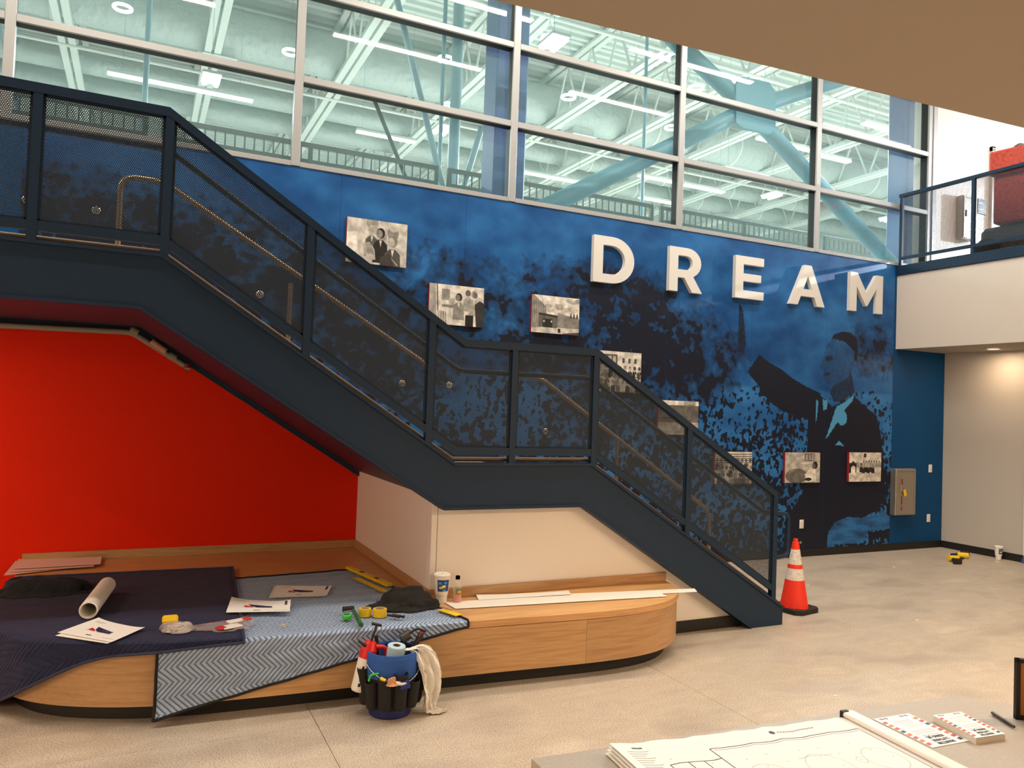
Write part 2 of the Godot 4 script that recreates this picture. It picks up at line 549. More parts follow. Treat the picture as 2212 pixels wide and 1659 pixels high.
func picture(k: int) -> Image:
	var im := Image.create(270, 180, false, Image.FORMAT_RGBA8)
	var rng := RandomNumberGenerator.new()
	rng.seed = 40 + k
	im.fill(grey(0.78))
	match k:
		0:   # people clapping at an event
			for i in 6: fill_ell(im, rng.randf() * 270, rng.randf() * 60, 26, 30, grey(rng.randf_range(0.5, 0.8)))
			fill_poly(im, [Vector2(0, 60), Vector2(40, 55), Vector2(60, 180), Vector2(0, 180)], grey(0.9))
			person_on(im, 110, 40, 34, 0.35, 0.72, 0.75, -1)
			person_on(im, 150, 50, 38, 0.12, 0.5, 0.08, -1)
			person_on(im, 205, 78, 44, 0.3, 0.68, 0.5, -1)
			fill_poly(im, [Vector2(70, 100), Vector2(100, 90), Vector2(125, 120), Vector2(130, 160), Vector2(100, 165), Vector2(80, 140)], grey(0.7))
			for i in 4: draw_line_on(im, Vector2(84 + i * 7, 98), Vector2(100 + i * 7, 140), 2, grey(0.3))
			draw_line_on(im, Vector2(180, 130), Vector2(230, 175), 4, grey(0.7))
			fill_poly(im, [Vector2(150, 150), Vector2(190, 125), Vector2(215, 180), Vector2(150, 180)], grey(0.22))
		1:   # a tour group in a room
			im.fill(grey(0.86))
			fill_poly(im, [Vector2(0, 0), Vector2(28, 0), Vector2(40, 180), Vector2(0, 180)], grey(0.66))
			draw_line_on(im, Vector2(36, 0), Vector2(44, 120), 5, grey(0.3))
			im.fill_rect(Rect2i(60, 20, 40, 50), grey(0.6))
			im.fill_rect(Rect2i(95, 60, 30, 45), grey(0.7))
			person_on(im, 190, 30, 26, 0.62, 0.4, 0.3)
			person_on(im, 222, 34, 30, 0.7, 0.45, 0.6, 1)
			person_on(im, 145, 52, 32, 0.55, 0.5, 0.1, -1)
			draw_line_on(im, Vector2(125, 96), Vector2(62, 96), 11, grey(0.55))
			fill_poly(im, [Vector2(225, 80), Vector2(250, 60), Vector2(270, 70), Vector2(270, 180), Vector2(235, 180)], grey(0.2))
			im.fill_rect(Rect2i(180, 130, 40, 50), grey(0.12))
			for i in 5: draw_line_on(im, Vector2(45 + i * 9, 120), Vector2(52 + i * 8, 178), 3, grey(rng.randf_range(0.1, 0.5)))
		2:   # a ribbed concrete building under clouds
			im.fill(grey(0.9))
			for i in 16: fill_ell(im, 60 + rng.randf() * 210, 10 + rng.randf() * 70, 22, 10, grey(rng.randf_range(0.62, 0.85)))
			fill_poly(im, [Vector2(0, 0), Vector2(12, 0), Vector2(80, 55), Vector2(80, 150), Vector2(0, 160)], grey(0.62))
			for i in 8: draw_line_on(im, Vector2(5 + i * 10, 0 + i * 7), Vector2(5 + i * 10, 156), 3, grey(0.38))
			fill_poly(im, [Vector2(146, 78), Vector2(270, 100), Vector2(270, 150), Vector2(146, 150)], grey(0.58))
			for i in 15: draw_line_on(im, Vector2(154 + i * 8, 86 + i), Vector2(154 + i * 8, 150), 2, grey(0.4))
			fill_poly(im, [Vector2(40, 84), Vector2(146, 92), Vector2(146, 154), Vector2(40, 152)], grey(0.4))
			fill_poly(im, [Vector2(40, 84), Vector2(146, 92), Vector2(146, 102), Vector2(40, 95)], grey(0.2))
			im.fill_rect(Rect2i(62, 112, 56, 40), grey(0.16))
			im.fill_rect(Rect2i(66, 118, 8, 10), grey(0.8))
			im.fill_rect(Rect2i(108, 118, 8, 10), grey(0.8))
			fill_poly(im, [Vector2(0, 158), Vector2(146, 152), Vector2(270, 148), Vector2(270, 180), Vector2(0, 180)], grey(0.8))
			fill_poly(im, [Vector2(180, 176), Vector2(270, 166), Vector2(270, 180), Vector2(180, 180)], grey(0.3))
			im.fill_rect(Rect2i(150, 154, 14, 20), grey(0.15))
			for i in 3: fill_poly(im, [Vector2(222 + i * 18, 70), Vector2(230 + i * 18, 100), Vector2(214 + i * 18, 100)], grey(0.3))
		3:   # a class photograph
			im.fill(grey(0.85))
			im.fill_rect(Rect2i(0, 14, 120, 46), grey(0.3))
			for i in 4: im.fill_rect(Rect2i(8 + i * 28, 20, 20, 34), grey(0.7))
			for i in 3: im.fill_rect(Rect2i(150 + i * 38, 28, 15, 22), grey(0.35))
			for r in 3:
				for i in 9: person_on(im, 20 + i * 30 + r * 9, 66 + r * 34 + rng.randf() * 8, 16, rng.randf_range(0.1, 0.9), rng.randf_range(0.3, 0.8), rng.randf_range(0.05, 0.3))
		4:   # a bare room with a flag over the board
			im.fill(grey(0.55))
			im.fill_rect(Rect2i(0, 0, 270, 24), grey(0.92))
			for i in 4: im.fill_rect(Rect2i(170, 2 + i * 6, 80, 3), grey(0.1))
			im.fill_rect(Rect2i(0, 24, 270, 90), grey(0.4))
			draw_line_on(im, Vector2(0, 95), Vector2(120, 92), 4, grey(0.15))
			im.fill_rect(Rect2i(0, 114, 270, 66), grey(0.7))
			person_on(im, 150, 96, 18, 0.8, 0.5, 0.1)
			person_on(im, 210, 110, 18, 0.3, 0.5, 0.1)
		5:   # a team group
			im.fill(grey(0.8))
			for i in 6: im.fill_rect(Rect2i(0, 12 + i * 12, 270, 4), grey(0.25))
			for r in 3:
				for i in 9: person_on(im, 16 + i * 30 + r * 8, 50 + r * 40, 17, rng.randf_range(0.1, 0.95), rng.randf_range(0.3, 0.7), rng.randf_range(0.05, 0.2))
		6:   # someone leaning over a table by a window
			im.fill(grey(0.72))
			im.fill_rect(Rect2i(150, 6, 74, 46), grey(0.3))
			for i in 3: im.fill_rect(Rect2i(156 + i * 23, 10, 18, 38), grey(0.62))
			im.fill_rect(Rect2i(120, 60, 150, 8), grey(0.85))
			fill_ell(im, 90, 140, 84, 44, grey(0.42))
			fill_poly(im, [Vector2(150, 130), Vector2(200, 90), Vector2(236, 100), Vector2(240, 170), Vector2(160, 178)], grey(0.9))
			fill_ell(im, 232, 76, 20, 23, grey(0.16))
			fill_ell(im, 222, 82, 12, 15, grey(0.42))
			fill_ell(im, 180, 160, 26, 10, grey(0.15))
			draw_line_on(im, Vector2(34, 120), Vector2(70, 100), 12, grey(0.55))
		_:   # an audience on folding chairs
			im.fill(grey(0.83))
			im.fill_rect(Rect2i(0, 62, 270, 30), grey(0.62))
			im.fill_rect(Rect2i(120, 6, 22, 24), grey(0.2))
			im.fill_rect(Rect2i(0, 66, 60, 60), grey(0.12))
			person_on(im, 34, 66, 22, 0.92, 0.2, 0.1)
			for i in 6: person_on(im, 100 + i * 20, 74 + (i % 2) * 6, 15, rng.randf_range(0.05, 0.2), 0.3, 0.08)
			for i in 7: person_on(im, 120 + i * 22, 56, 11, rng.randf_range(0.5, 0.9), 0.4, 0.2)
			for i in 12: draw_line_on(im, Vector2(130 + i * 11, 120), Vector2(126 + i * 11, 156), 2, grey(0.3))
	var nn := noise(0.02, 60 + k, 2)
	for y in 180:
		for x in 270:
			var c := im.get_pixel(x, y)
			var f := 1.0 + 0.22 * nn.get_noise_2d(x, y)
			im.set_pixel(x, y, Color(c.r * f, c.g * f, c.b * f))
	return im
func sheet_print(long: bool) -> Image:   # installation drawing of the stair wall
	var im := Image.create(256, 170, false, Image.FORMAT_RGBA8)
	im.fill(Color(0.95, 0.945, 0.93))
	fill_poly(im, [Vector2(78, 62), Vector2(150, 78), Vector2(180, 84), Vector2(180, 104), Vector2(120, 104), Vector2(96, 92)], Color(0.07, 0.12, 0.28))
	fill_poly(im, [Vector2(66, 78), Vector2(96, 92), Vector2(104, 104), Vector2(66, 100)], Color(0.8, 0.1, 0.08))
	for i in 5: draw_line_on(im, Vector2(128 + i * 10, 84), Vector2(132 + i * 10, 88), 2, Color(0.85, 0.85, 0.85))
	draw_line_on(im, Vector2(60, 104), Vector2(186, 107), 2, Color(0.2, 0.2, 0.25))
	draw_line_on(im, Vector2(20, 22), Vector2(70, 24), 2, Color(0.35, 0.35, 0.35))
	draw_line_on(im, Vector2(20, 30), Vector2(60, 32), 2, Color(0.5, 0.5, 0.5))
	im.fill_rect(Rect2i(108, 140, 26, 7), Color(0.2, 0.17, 0.15))
	draw_line_on(im, Vector2(190, 146), Vector2(246, 146), 2, Color(0.4, 0.4, 0.4))
	if long: im.fill_rect(Rect2i(232, 8, 10, 60), Color(0.25, 0.25, 0.28))
	return im
func plan_print() -> Image:   # floor plan with a court
	var im := Image.create(1024, 512, false, Image.FORMAT_RGBA8)
	im.fill(Color(0.955, 0.945, 0.93))
	var k := Color(0.24, 0.2, 0.22)
	var p := Color(0.62, 0.52, 0.56)
	for r in [[330, 90, 660, 380], [130, 150, 330, 300], [130, 150, 200, 300], [200, 150, 260, 215], [260, 150, 330, 215], [200, 240, 330, 300], [130, 330, 330, 420], [180, 330, 240, 380]]:
		var q := [Vector2(r[0], r[1]), Vector2(r[0] + (r[2] if r[0] == 330 else r[2] - r[0]), r[1]), Vector2(r[0] + (r[2] if r[0] == 330 else r[2] - r[0]), r[3] + (90 if r[0] == 330 else 0)), Vector2(r[0], r[3] + (90 if r[0] == 330 else 0))]
		for i in 4: draw_line_on(im, q[i], q[(i + 1) % 4], 4, k)
	draw_line_on(im, Vector2(340, 102), Vector2(980, 102), 3, p)
	draw_line_on(im, Vector2(340, 456), Vector2(980, 456), 3, p)
	for c in [[430, 280, 70], [660, 280, 80], [890, 280, 70], [520, 290, 18], [800, 270, 18]]:
		var pts := circle(Vector2(c[0], c[1]), c[2], 40)
		for i in 40: draw_line_on(im, pts[i], pts[(i + 1) % 40], 2, Color(0.68, 0.64, 0.64))
	for r in [[590, 210, 140, 140]]:
		draw_line_on(im, Vector2(590, 210), Vector2(730, 210), 2, p)
		draw_line_on(im, Vector2(590, 350), Vector2(730, 350), 2, p)
	for i in 9: draw_line_on(im, Vector2(30, 60 + i * 14), Vector2(110 - (i % 3) * 14, 60 + i * 14), 3, Color(0.5, 0.47, 0.46))
	draw_line_on(im, Vector2(60, 36), Vector2(100, 36), 10, Color(0.4, 0.37, 0.36))
	fill_ell(im, 640, 44, 11, 11, k)
	for i in 14: im.fill_rect(Rect2i(662 + i * 12, 40, 8, 9), Color(0.55, 0.5, 0.5))
	for i in 40: im.fill_rect(Rect2i(150 + (i * 37) % 800, 120 + (i * 53) % 320, 8, 3), Color(0.66, 0.62, 0.6))
	return im
func card_print() -> Image:   # airmail border in navy, red and orange with lines of small print
	var im := Image.create(300, 500, false, Image.FORMAT_RGBA8)
	im.fill(Color(0.96, 0.955, 0.94))
	var cols := [Color(0.16, 0.22, 0.36), Color(0.80, 0.22, 0.16), Color(0.88, 0.45, 0.2), Color(0.80, 0.22, 0.16), Color(0.86, 0.38, 0.24)]
	for i in 8:
		var y := 40.0 + i * 52
		for x in [4.0, 258.0]:
			fill_poly(im, [Vector2(x, y), Vector2(x + 38, y - 12), Vector2(x + 38, y + 20), Vector2(x, y + 32)], cols[(i + (1 if x > 9 else 0)) % 5])
	for i in 5: draw_line_on(im, Vector2(90 + (i % 2) * 20, 300 + i * 16), Vector2(210 - (i % 2) * 20, 300 + i * 16), 4, Color(0.62, 0.6, 0.6))
	for i in 3: draw_line_on(im, Vector2(70, 200 + i * 20), Vector2(230, 200 + i * 20), 5, [Color(0.75, 0.5, 0.5), Color(0.6, 0.6, 0.62), Color(0.75, 0.5, 0.5)][i])
	for i in 2: draw_line_on(im, Vector2(80, 390 + i * 18), Vector2(220, 390 + i * 18), 5, Color(0.5, 0.5, 0.55))
	for i in 9: im.fill_rect(Rect2i(84 + i * 15, 158, 10, 9), Color(0.45, 0.45, 0.48))   # a line too small to read
	for x in [52.0, 88.0, 220.0, 254.0]:   # small emblems along the foot of the card
		fill_ell(im, x, 474, 15, 13, Color(0.16, 0.20, 0.34))
		fill_ell(im, x + 3, 472, 6, 5, Color(0.9, 0.88, 0.86))
	for x in [136.0, 176.0]:
		fill_ell(im, x, 474, 15, 13, Color(0.72, 0.7, 0.7))
		fill_ell(im, x, 474, 13, 11, Color(0.96, 0.955, 0.94))
	return im

# ---------------------------------------------------------------- materials
func materials() -> void:
	M.steel = paint(rgb(22, 46, 70), 0.45, 0.0, 0.4)
	M.steel_dark = paint(rgb(21, 38, 54), 0.5, 0.0, 0.4)
	var perf := Image.create(128, 222, false, Image.FORMAT_RGBA8)
	for y in 222:
		for x in 128:
			var d := 1e9
			for c in [Vector2(64, 55.5), Vector2(0, 166.5), Vector2(128, 166.5)]: d = minf(d, Vector2(x + 0.5, y + 0.5).distance_to(c))
			perf.set_pixel(x, y, Color(1, 1, 1, clampf(0.5 + (d - 39.5) / 3.0, 0, 1)))
	M.perf = paint(rgb(50, 60, 70), 0.5, 0.0, 0.35)
	M.perf.albedo_texture = tex(perf)
	M.perf.transparency = BaseMaterial3D.TRANSPARENCY_ALPHA_SCISSOR
	M.perf.alpha_scissor_threshold = 0.5
	M.perf.uv1_scale = Vector3(1 / 0.0122, 1 / (0.0122 * 1.732), 1)
	M.perf.cull_mode = BaseMaterial3D.CULL_DISABLED
	M.pipe = paint(rgb(150, 128, 104), 0.35, 0.7)
	M.toe = paint(rgb(104, 84, 66), 0.45, 0.2)
	M.under = paint(rgb(150, 140, 130), 0.6)
	M.tread = paint(rgb(150, 140, 130), 0.7)
	M.red = bump(tri_map(paint(rgb(230, 40, 6), 0.6, 0.0, 0.25), Vector3.ONE * 3), noise_tex(0.06, 8, [], 256, 3), 0.03)
	M.white = bump(tri_map(paint(rgb(236, 229, 221), 0.6), Vector3.ONE * 3), M.red.heightmap_texture, 0.02)
	M.grey_wall = bump(tri_map(paint(rgb(188, 182, 174), 0.6), Vector3.ONE * 3), M.red.heightmap_texture, 0.02)
	M.blue_wall = bump(tri_map(paint(rgb(2, 68, 120), 0.5, 0.0, 0.3), Vector3.ONE * 3), M.red.heightmap_texture, 0.02)
	M.ceiling = paint(rgb(164, 154, 140), 0.8)  # white soffit paint darkened to tan; its shade is in the colour
	M.fascia = paint(rgb(208, 200, 191), 0.65)
	M.black = paint(rgb(24, 22, 21), 0.55)
	M.rubber = paint(rgb(30, 28, 27), 0.75)
	M.alu = paint(rgb(168, 170, 172), 0.4, 0.2)
	M.gasket = paint(rgb(16, 17, 20), 0.5)
	M.chrome = paint(rgb(190, 188, 182), 0.25, 0.9)
	M.plastic_white = paint(rgb(236, 232, 224), 0.4)
	M.letter = paint(rgb(222, 219, 214), 0.55)
	var g := paint(Color(0.62, 0.86, 0.88, 0.07), 0.02, 0.0, 0.5)
	g.transparency = BaseMaterial3D.TRANSPARENCY_ALPHA
	M.glass = g
	# polished concrete: cloudy, with fine aggregate
	M.concrete = paint(Color.WHITE, 0.42)
	M.concrete.albedo_texture = noise_tex(0.006, 21, [[0.0, rgb(176, 165, 152)], [0.36, rgb(194, 183, 170)], [0.5, rgb(202, 191, 177)], [0.64, rgb(196, 184, 168)], [1.0, rgb(216, 205, 190)]], 1024, 7)
	tri_map(M.concrete, Vector3(0.14, 0.14, 0.3))
	var speck := noise_tex(0.22, 5, [[0.0, rgb(140, 130, 120)], [0.38, rgb(220, 213, 204)], [0.52, Color.WHITE], [1.0, Color.WHITE]], 512, 3)
	M.concrete.detail_enabled = true
	M.concrete.detail_albedo = speck
	M.concrete.detail_blend_mode = BaseMaterial3D.BLEND_MODE_MUL
	M.concrete.detail_uv_layer = BaseMaterial3D.DETAIL_UV_2
	M.concrete.uv2_triplanar = true
	M.concrete.uv2_world_triplanar = true
	M.concrete.uv2_scale = Vector3.ONE * 0.9
	M.joint = paint(rgb(96, 86, 76), 0.9)
	# oak veneer, grain along x
	var grain := noise_tex(0.02, 31, [[0.0, rgb(182, 136, 88)], [0.4, rgb(202, 157, 106)], [0.6, rgb(214, 169, 117)], [1.0, rgb(192, 147, 96)]], 512, 6)
	M.oak = []
	for k in 4:
		var m := paint([Color.WHITE, Color(0.94, 0.94, 0.95), Color(1, 0.98, 0.95), Color(0.9, 0.9, 0.92)][k], 0.45)
		m.albedo_texture = grain
		tri_map(m, Vector3(0.16, 3.0, 3.0))
		m.uv1_offset = Vector3(k * 0.37, k * 0.23, k * 0.71)
		M.oak.append(m)
	# moving blankets: zig-zag quilting
	var zig := Image.create(128, 256, false, Image.FORMAT_RGBA8)
	var zigc := Image.create(128, 256, false, Image.FORMAT_RGBA8)
	for y in 256:
		for x in 128:
			var ph := fposmod(x / 128.0 * 4.0 + absf(y / 128.0 - 1.0) * 2.6, 1.0)
			var h := sin(PI * ph)
			zig.set_pixel(x, y, Color(sqrt(h), 0, 0))
			var c := 1.0 if ph > 0.1 and ph < 0.9 else 0.72
			zigc.set_pixel(x, y, Color(c, c, c))
	M.blanket = paint(rgb(164, 186, 220), 0.85)
	M.blanket.albedo_texture = tex(zigc)
	M.blanket.rim_enabled = true
	M.blanket.rim = 0.3
	bump(M.blanket, tex(zig), 1.6)
	M.navy = paint(rgb(22, 30, 66), 0.9)
	M.navy.albedo_texture = noise_tex(0.04, 77, [[0.0, Color(0.7, 0.7, 0.75)], [0.5, Color(0.95, 0.95, 0.95)], [1.0, Color.WHITE]], 256, 4)
	bump(M.navy, tex(zig), 0.5)
	M.navy.rim_enabled = true
	M.navy.rim = 0.25
	M.binding = paint(rgb(18, 17, 20), 0.8)
	M.cloth_black = bump(tri_map(paint(rgb(30, 27, 26), 0.9), Vector3.ONE * 12), noise_tex(0.05, 9, [], 256, 3), 0.15)
	M.cloth_navy = bump(tri_map(paint(rgb(20, 21, 30), 0.9), Vector3.ONE * 12), M.cloth_black.heightmap_texture, 0.15)
	M.paper = paint(rgb(240, 236, 226), 0.7)
	M.foam = paint(rgb(232, 200, 190), 0.7)
	M.yellow = paint(rgb(236, 196, 24), 0.45)
	M.orange_red = paint(rgb(240, 50, 26), 0.5)
	M.reflective = tri_map(paint(Color.WHITE, 0.4), Vector3.ONE * 4)
	M.reflective.albedo_texture = noise_tex(0.03, 14, [[0.0, rgb(176, 160, 150)], [0.5, rgb(228, 220, 212)], [1.0, rgb(240, 236, 230)]], 256, 5)
	M.bucket = paint(rgb(20, 32, 98), 0.4)
	M.liner = paint(rgb(34, 86, 168), 0.7)
	M.nylon = bump(tri_map(paint(rgb(20, 18, 18), 0.75), Vector3.ONE * 16), M.cloth_black.heightmap_texture, 0.1)
	M.red_plastic = paint(rgb(214, 26, 30), 0.3)
	M.green = paint(rgb(44, 100, 62), 0.5)
	M.lime = paint(rgb(60, 200, 60), 0.5)
	M.rag = bump(tri_map(paint(rgb(236, 230, 220), 0.85), Vector3.ONE * 14), M.cloth_black.heightmap_texture, 0.2)
	M.desk = tri_map(paint(Color.WHITE, 0.5), Vector3.ONE * 2)
	M.desk.albedo_texture = noise_tex(0.12, 61, [[0.0, rgb(164, 153, 142)], [1.0, rgb(174, 163, 151)]], 256, 3)
	M.stainless = tri_map(paint(rgb(172, 164, 152), 0.32, 0.75), Vector3(1, 20, 20))
	# gym
	M.deck = paint(rgb(214, 220, 216), 0.6)
	M.joist = paint(rgb(222, 226, 222), 0.55)
	M.duct = bump(tri_map(paint(rgb(186, 194, 192), 0.5, 0.1), Vector3(0.8, 0.8, 0.8)), noise_tex(0.02, 44, [], 256, 5), 3.0)
	M.brace = paint(rgb(92, 150, 172), 0.45)
	M.gym_pipe = paint(rgb(150, 190, 204), 0.45)
	M.column = paint(rgb(44, 82, 146), 0.5)
	M.picket = paint(rgb(86, 98, 98), 0.5)
	M.gym_wall = paint(rgb(214, 222, 220), 0.7)
	M.gym_floor = paint(rgb(214, 212, 204), 0.5)
	M.lamp_cool = glow(Color(0.95, 1.0, 1.0), 3.0)
	M.lamp_warm = glow(Color(1.0, 0.94, 0.86), 3.0)
	M.lift_red = tri_map(paint(Color.WHITE, 0.5), Vector3.ONE * 2)
	M.lift_red.albedo_texture = noise_tex(0.03, 19, [[0.0, rgb(120, 40, 34)], [0.4, rgb(190, 62, 44)], [1.0, rgb(206, 78, 56)]], 256, 5)
	M.grime = tri_map(paint(Color.WHITE, 0.7), Vector3.ONE * 4)
	M.grime.albedo_texture = noise_tex(0.04, 29, [[0.0, rgb(40, 40, 40)], [0.6, rgb(92, 90, 88)], [1.0, rgb(160, 158, 152)]], 256, 5)
	M.wood_door = tri_map(paint(rgb(232, 196, 150), 0.5), Vector3(6, 0.4, 6))
	M.clear = paint(Color(0.95, 0.9, 0.9, 0.25), 0.08)
	M.clear.transparency = BaseMaterial3D.TRANSPARENCY_ALPHA

# ---------------------------------------------------------------- camera, sky, lights
func area(called: String, where: Vector3, turn: Vector3, size: Vector2, c: Color, e: float) -> void:
	var l := AreaLight3D.new()
	l.name = called
	l.area_size = size
	l.light_color = c
	l.light_energy = e
	l.shadow_enabled = true
	l.set("area_range", 60.0)
	l.position = where
	l.rotation = turn
	add_child(l, true)
const DOWN := Vector3(-PI / 2, 0, 0)
const WARM := Color(1.0, 0.86, 0.70)
const NEUTRAL := Color(1.0, 0.95, 0.88)
const COOL := Color(0.91, 0.985, 0.975)
const E_ATRIUM := 10.5
const E_UNDER := 7.8
const E_GYM := 50.0
const E_DAY := 45.0
const E_WORK := 85.0
func world() -> void:
	cb = Basis.from_euler(TURN)
	var cam := Camera3D.new()
	cam.name = "camera"
	cam.position = CAM
	cam.rotation = TURN
	cam.fov = rad_to_deg(2 * atan(H / 2 / F))
	cam.near = 0.05
	cam.far = 200
	add_child(cam)
	cam.current = true
	var e := Environment.new()
	e.background_mode = Environment.BG_COLOR
	e.background_color = Color(0.72, 0.82, 0.92)
	e.tonemap_mode = Environment.TONE_MAPPER_LINEAR
	e.tonemap_exposure = 1.0
	e.sdfgi_enabled = true
	e.ssao_enabled = true
	e.ssil_enabled = true
	var we := WorldEnvironment.new()
	we.name = "environment"
	we.environment = e
	add_child(we)
	# daylight that enters by the upstairs end window (window_2)
	area("end_window_daylight", Vector3(17.85, 6.0, 2.6), Vector3(0, PI / 2, 0), Vector2(4.2, 2.8), Color(0.86, 0.94, 1.0), E_DAY)

# ---------------------------------------------------------------- the building
func shell() -> void:
	# concrete floor slabs between saw-cut joints
	var fl := setting("floor", "polished grey-tan concrete floor with thin saw-cut joints", "floor")
	var bed := MB.new()
	bed.box(Vector3(5, -0.16, 7), Vector3(26.4, 0.3, 14.4))
	part(fl, "joint_bed", bed, M.joint)
	var xs := [-8.0, -1.45, 1.02, 3.52, 6.0, 8.5, 13.0, 18.0]
	var zs := [-0.0, 3.2, 6.0, 9.0, 14.0]
	for i in xs.size() - 1:
		for j in zs.size() - 1:
			var mb := MB.new()
			var lo := Vector3(xs[i] + 0.0015, -0.05, zs[j] + 0.0015)
			var hi := Vector3(xs[i + 1] - 0.0015, 0, zs[j + 1] - 0.0015)
			mb.box((lo + hi) / 2, hi - lo, Basis(), 0.0015)
			part(fl, "slab", mb, M.concrete)
	# mural wall, blue paint; the printed mural is eight strips on it
	var mw := setting("wall_mural", "tall blue wall with a printed halftone mural of a suited figure, trees and crowd", "wall")
	var mb := MB.new()
	mb.box(Vector3(1.56, 2.1, -0.15), Vector3(19.12, 4.2, 0.3))
	part(mw, "wall_body", mb, M.blue_wall)
	var ims := mural_images()
	for k in 2:
		var x0 := MX0 + MSPAN * k
		var pm := print_mat(ims[k], 0.42)
		pm.metallic_specular = 0.35
		for j in 4:   # hung in strips that meet at fine seams
			var q := MB.new()
			var a := x0 + MSPAN * j / 4 + 0.0012
			var b := x0 + MSPAN * (j + 1) / 4 - 0.0012
			q.prism(PackedVector2Array([Vector2(a, MY0), Vector2(b, MY0), Vector2(b, MY1), Vector2(a, MY1)]), -0.001, 0.003, Transform3D(), true, Vector2(x0, MY1 - 1530.0 / 2048 * MSPAN), Vector2(MSPAN, 1530.0 / 2048 * MSPAN))
			part(mw, "printed_panel", q, pm)
	var up := MB.new()
	up.box(Vector3(14.36, 6.0, -0.15), Vector3(7.28, 3.6, 0.3))
	up.box(Vector3(14.56, 2.1, -0.15), Vector3(6.88, 4.2, 0.3))
	var wu := part(self, numbered("wall_upper"), up, M.white)
	wu.set_meta("kind", "structure")
	meta(wu, "bright white upstairs wall beyond the balcony railing", "wall")
	wall_box("wall_head", Vector3(-8, 7.72, -0.3), Vector3(10.72, 7.8, 0), M.white)
	# grey wall at the corner
	wall_box("wall_grey", Vector3(11.12, 0, 0), Vector3(11.3, 2.96, 1.22), M.grey_wall, "plain warm grey wall beside the blue wall under the balcony", "wall")
	var bead := MB.new()
	bead.box(Vector3(11.114, 1.53, 1.222), Vector3(0.02, 2.86, 0.012), Basis(), 0.003)
	var tr := part(self, numbered("trim_1"), bead, M.plastic_white)
	tr.set_meta("kind", "structure")
	# red wall under the stair, cut to the slope of the flight
	var rw := MB.new()
	rw.prism(PackedVector2Array([Vector2(-8, 0), Vector2(1.98, 0), Vector2(1.98, 1.2), Vector2(-0.02, 2.48), Vector2(-8, 2.48)]), 0.0, 0.22)
	var r := part(self, numbered("wall_red"), rw, M.red)
	r.set_meta("kind", "structure")
	meta(r, "bright red wall under the stair landing behind the wooden bench", "wall")
	# white enclosure below the lower landing: front with a narrow edge panel, and the side
	var ws := setting("wall_under_stair", "cream white wall closing the space under the lower landing", "wall")
	var fr := MB.new()
	fr.prism(PackedVector2Array([Vector2(2.03, 0), Vector2(4.95, 0), Vector2(4.98, 0.12), Vector2(3.26, 1.19), Vector2(2.03, 1.19)]), 2.27, 2.37)
	part(ws, "front_board", fr, M.white)
	var ed := MB.new()
	ed.box(Vector3(2.003, 0.62, 2.322), Vector3(0.046, 1.24, 0.1), Basis(), 0.004)
	part(ws, "edge_panel", ed, M.white)
	var sd := MB.new()
	sd.prism(PackedVector2Array([Vector2(-2.27, 0), Vector2(-0.22, 0), Vector2(-0.22, 1.3), Vector2(-2.27, 1.3)]), 1.98, 2.08, XUP)
	part(ws, "side_board", sd, M.white)
	# black rubber base
	for b in [["baseboard_mural", Vector3(2.1, 0, 0), Vector3(11.12, 0.102, 0.012)], ["baseboard_grey", Vector3(11.108, 0, 0.0), Vector3(11.12, 0.102, 1.215)], ["baseboard_stair", Vector3(4.12, 0, 2.37), Vector3(4.97, 0.1, 2.382)]]:
		var bb := wall_box(b[0], b[1], b[2], M.black)
		bb.name = b[0]
	# upper floor over the camera and the balcony
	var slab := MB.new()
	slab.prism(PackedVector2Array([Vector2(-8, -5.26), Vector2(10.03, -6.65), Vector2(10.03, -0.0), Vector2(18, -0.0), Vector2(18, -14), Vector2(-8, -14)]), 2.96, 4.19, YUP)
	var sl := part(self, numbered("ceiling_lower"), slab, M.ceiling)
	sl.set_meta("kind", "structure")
	meta(sl, "underside of the upper floor, white paint darkened to tan as shade, with a straight sloping edge overhead", "ceiling")
	wall_box("balcony_fascia", Vector3(10.01, 2.957, 0.0), Vector3(10.035, 4.06, 6.65), M.fascia, "smooth cream fascia below the dark steel balcony edge", "fascia")
	wall_box("ceiling_upper", Vector3(-8, 7.8, -0.3), Vector3(18, 8.0, 14.2), M.white)
	wall_box("wall_back", Vector3(-8.2, 0, 14), Vector3(18.2, 8, 14.2), M.white)
	wall_box("wall_left", Vector3(-8.2, 0, -0.3), Vector3(-8, 8, 14.2), M.white)
	var wr := MB.new()
	wr.box(Vector3(18.1, 2.3, 7), Vector3(0.2, 4.6, 14.4))
	wr.box(Vector3(18.1, 7.7, 7), Vector3(0.2, 0.6, 14.4))
	wr.box(Vector3(18.1, 6.0, 0.15), Vector3(0.2, 2.8, 0.7))
	wr.box(Vector3(18.1, 6.0, 9.5), Vector3(0.2, 2.8, 9.4))
	var w2 := part(self, numbered("wall_right"), wr, M.white)
	w2.set_meta("kind", "structure")
	var win := setting("window_2")
	var wp := MB.new()
	wp.box(Vector3(18.1, 6.0, 2.65), Vector3(0.01, 2.8, 4.3))
	part(win, "pane", wp, M.glass)
	# window wall over the mural
	var ww := setting("window_1", "long aluminium window wall above the mural looking into the gym", "window")
	var mx := [-8.0, -5.9, -3.53, -1.144, 1.276, 3.65, 5.985, 8.351, 10.675]
	var ty := [4.22, 5.08, 5.975, 6.87, 7.72]
	for x in mx:
		var a := MB.new()
		a.box(Vector3(x, 5.96, -0.07), Vector3(0.062, 3.52, 0.12))
		var core := part(ww, "mullion", a, M.gasket)
		var c := MB.new()
		c.box(Vector3(x, 5.96, 0.002), Vector3(0.082, 3.52, 0.03), Basis(), 0.004)
		part(core, "cap", c, M.alu)
	var se := MB.new()
	se.box(Vector3(10.765, 5.96, -0.02), Vector3(0.09, 3.52, 0.1), Basis(), 0.004)
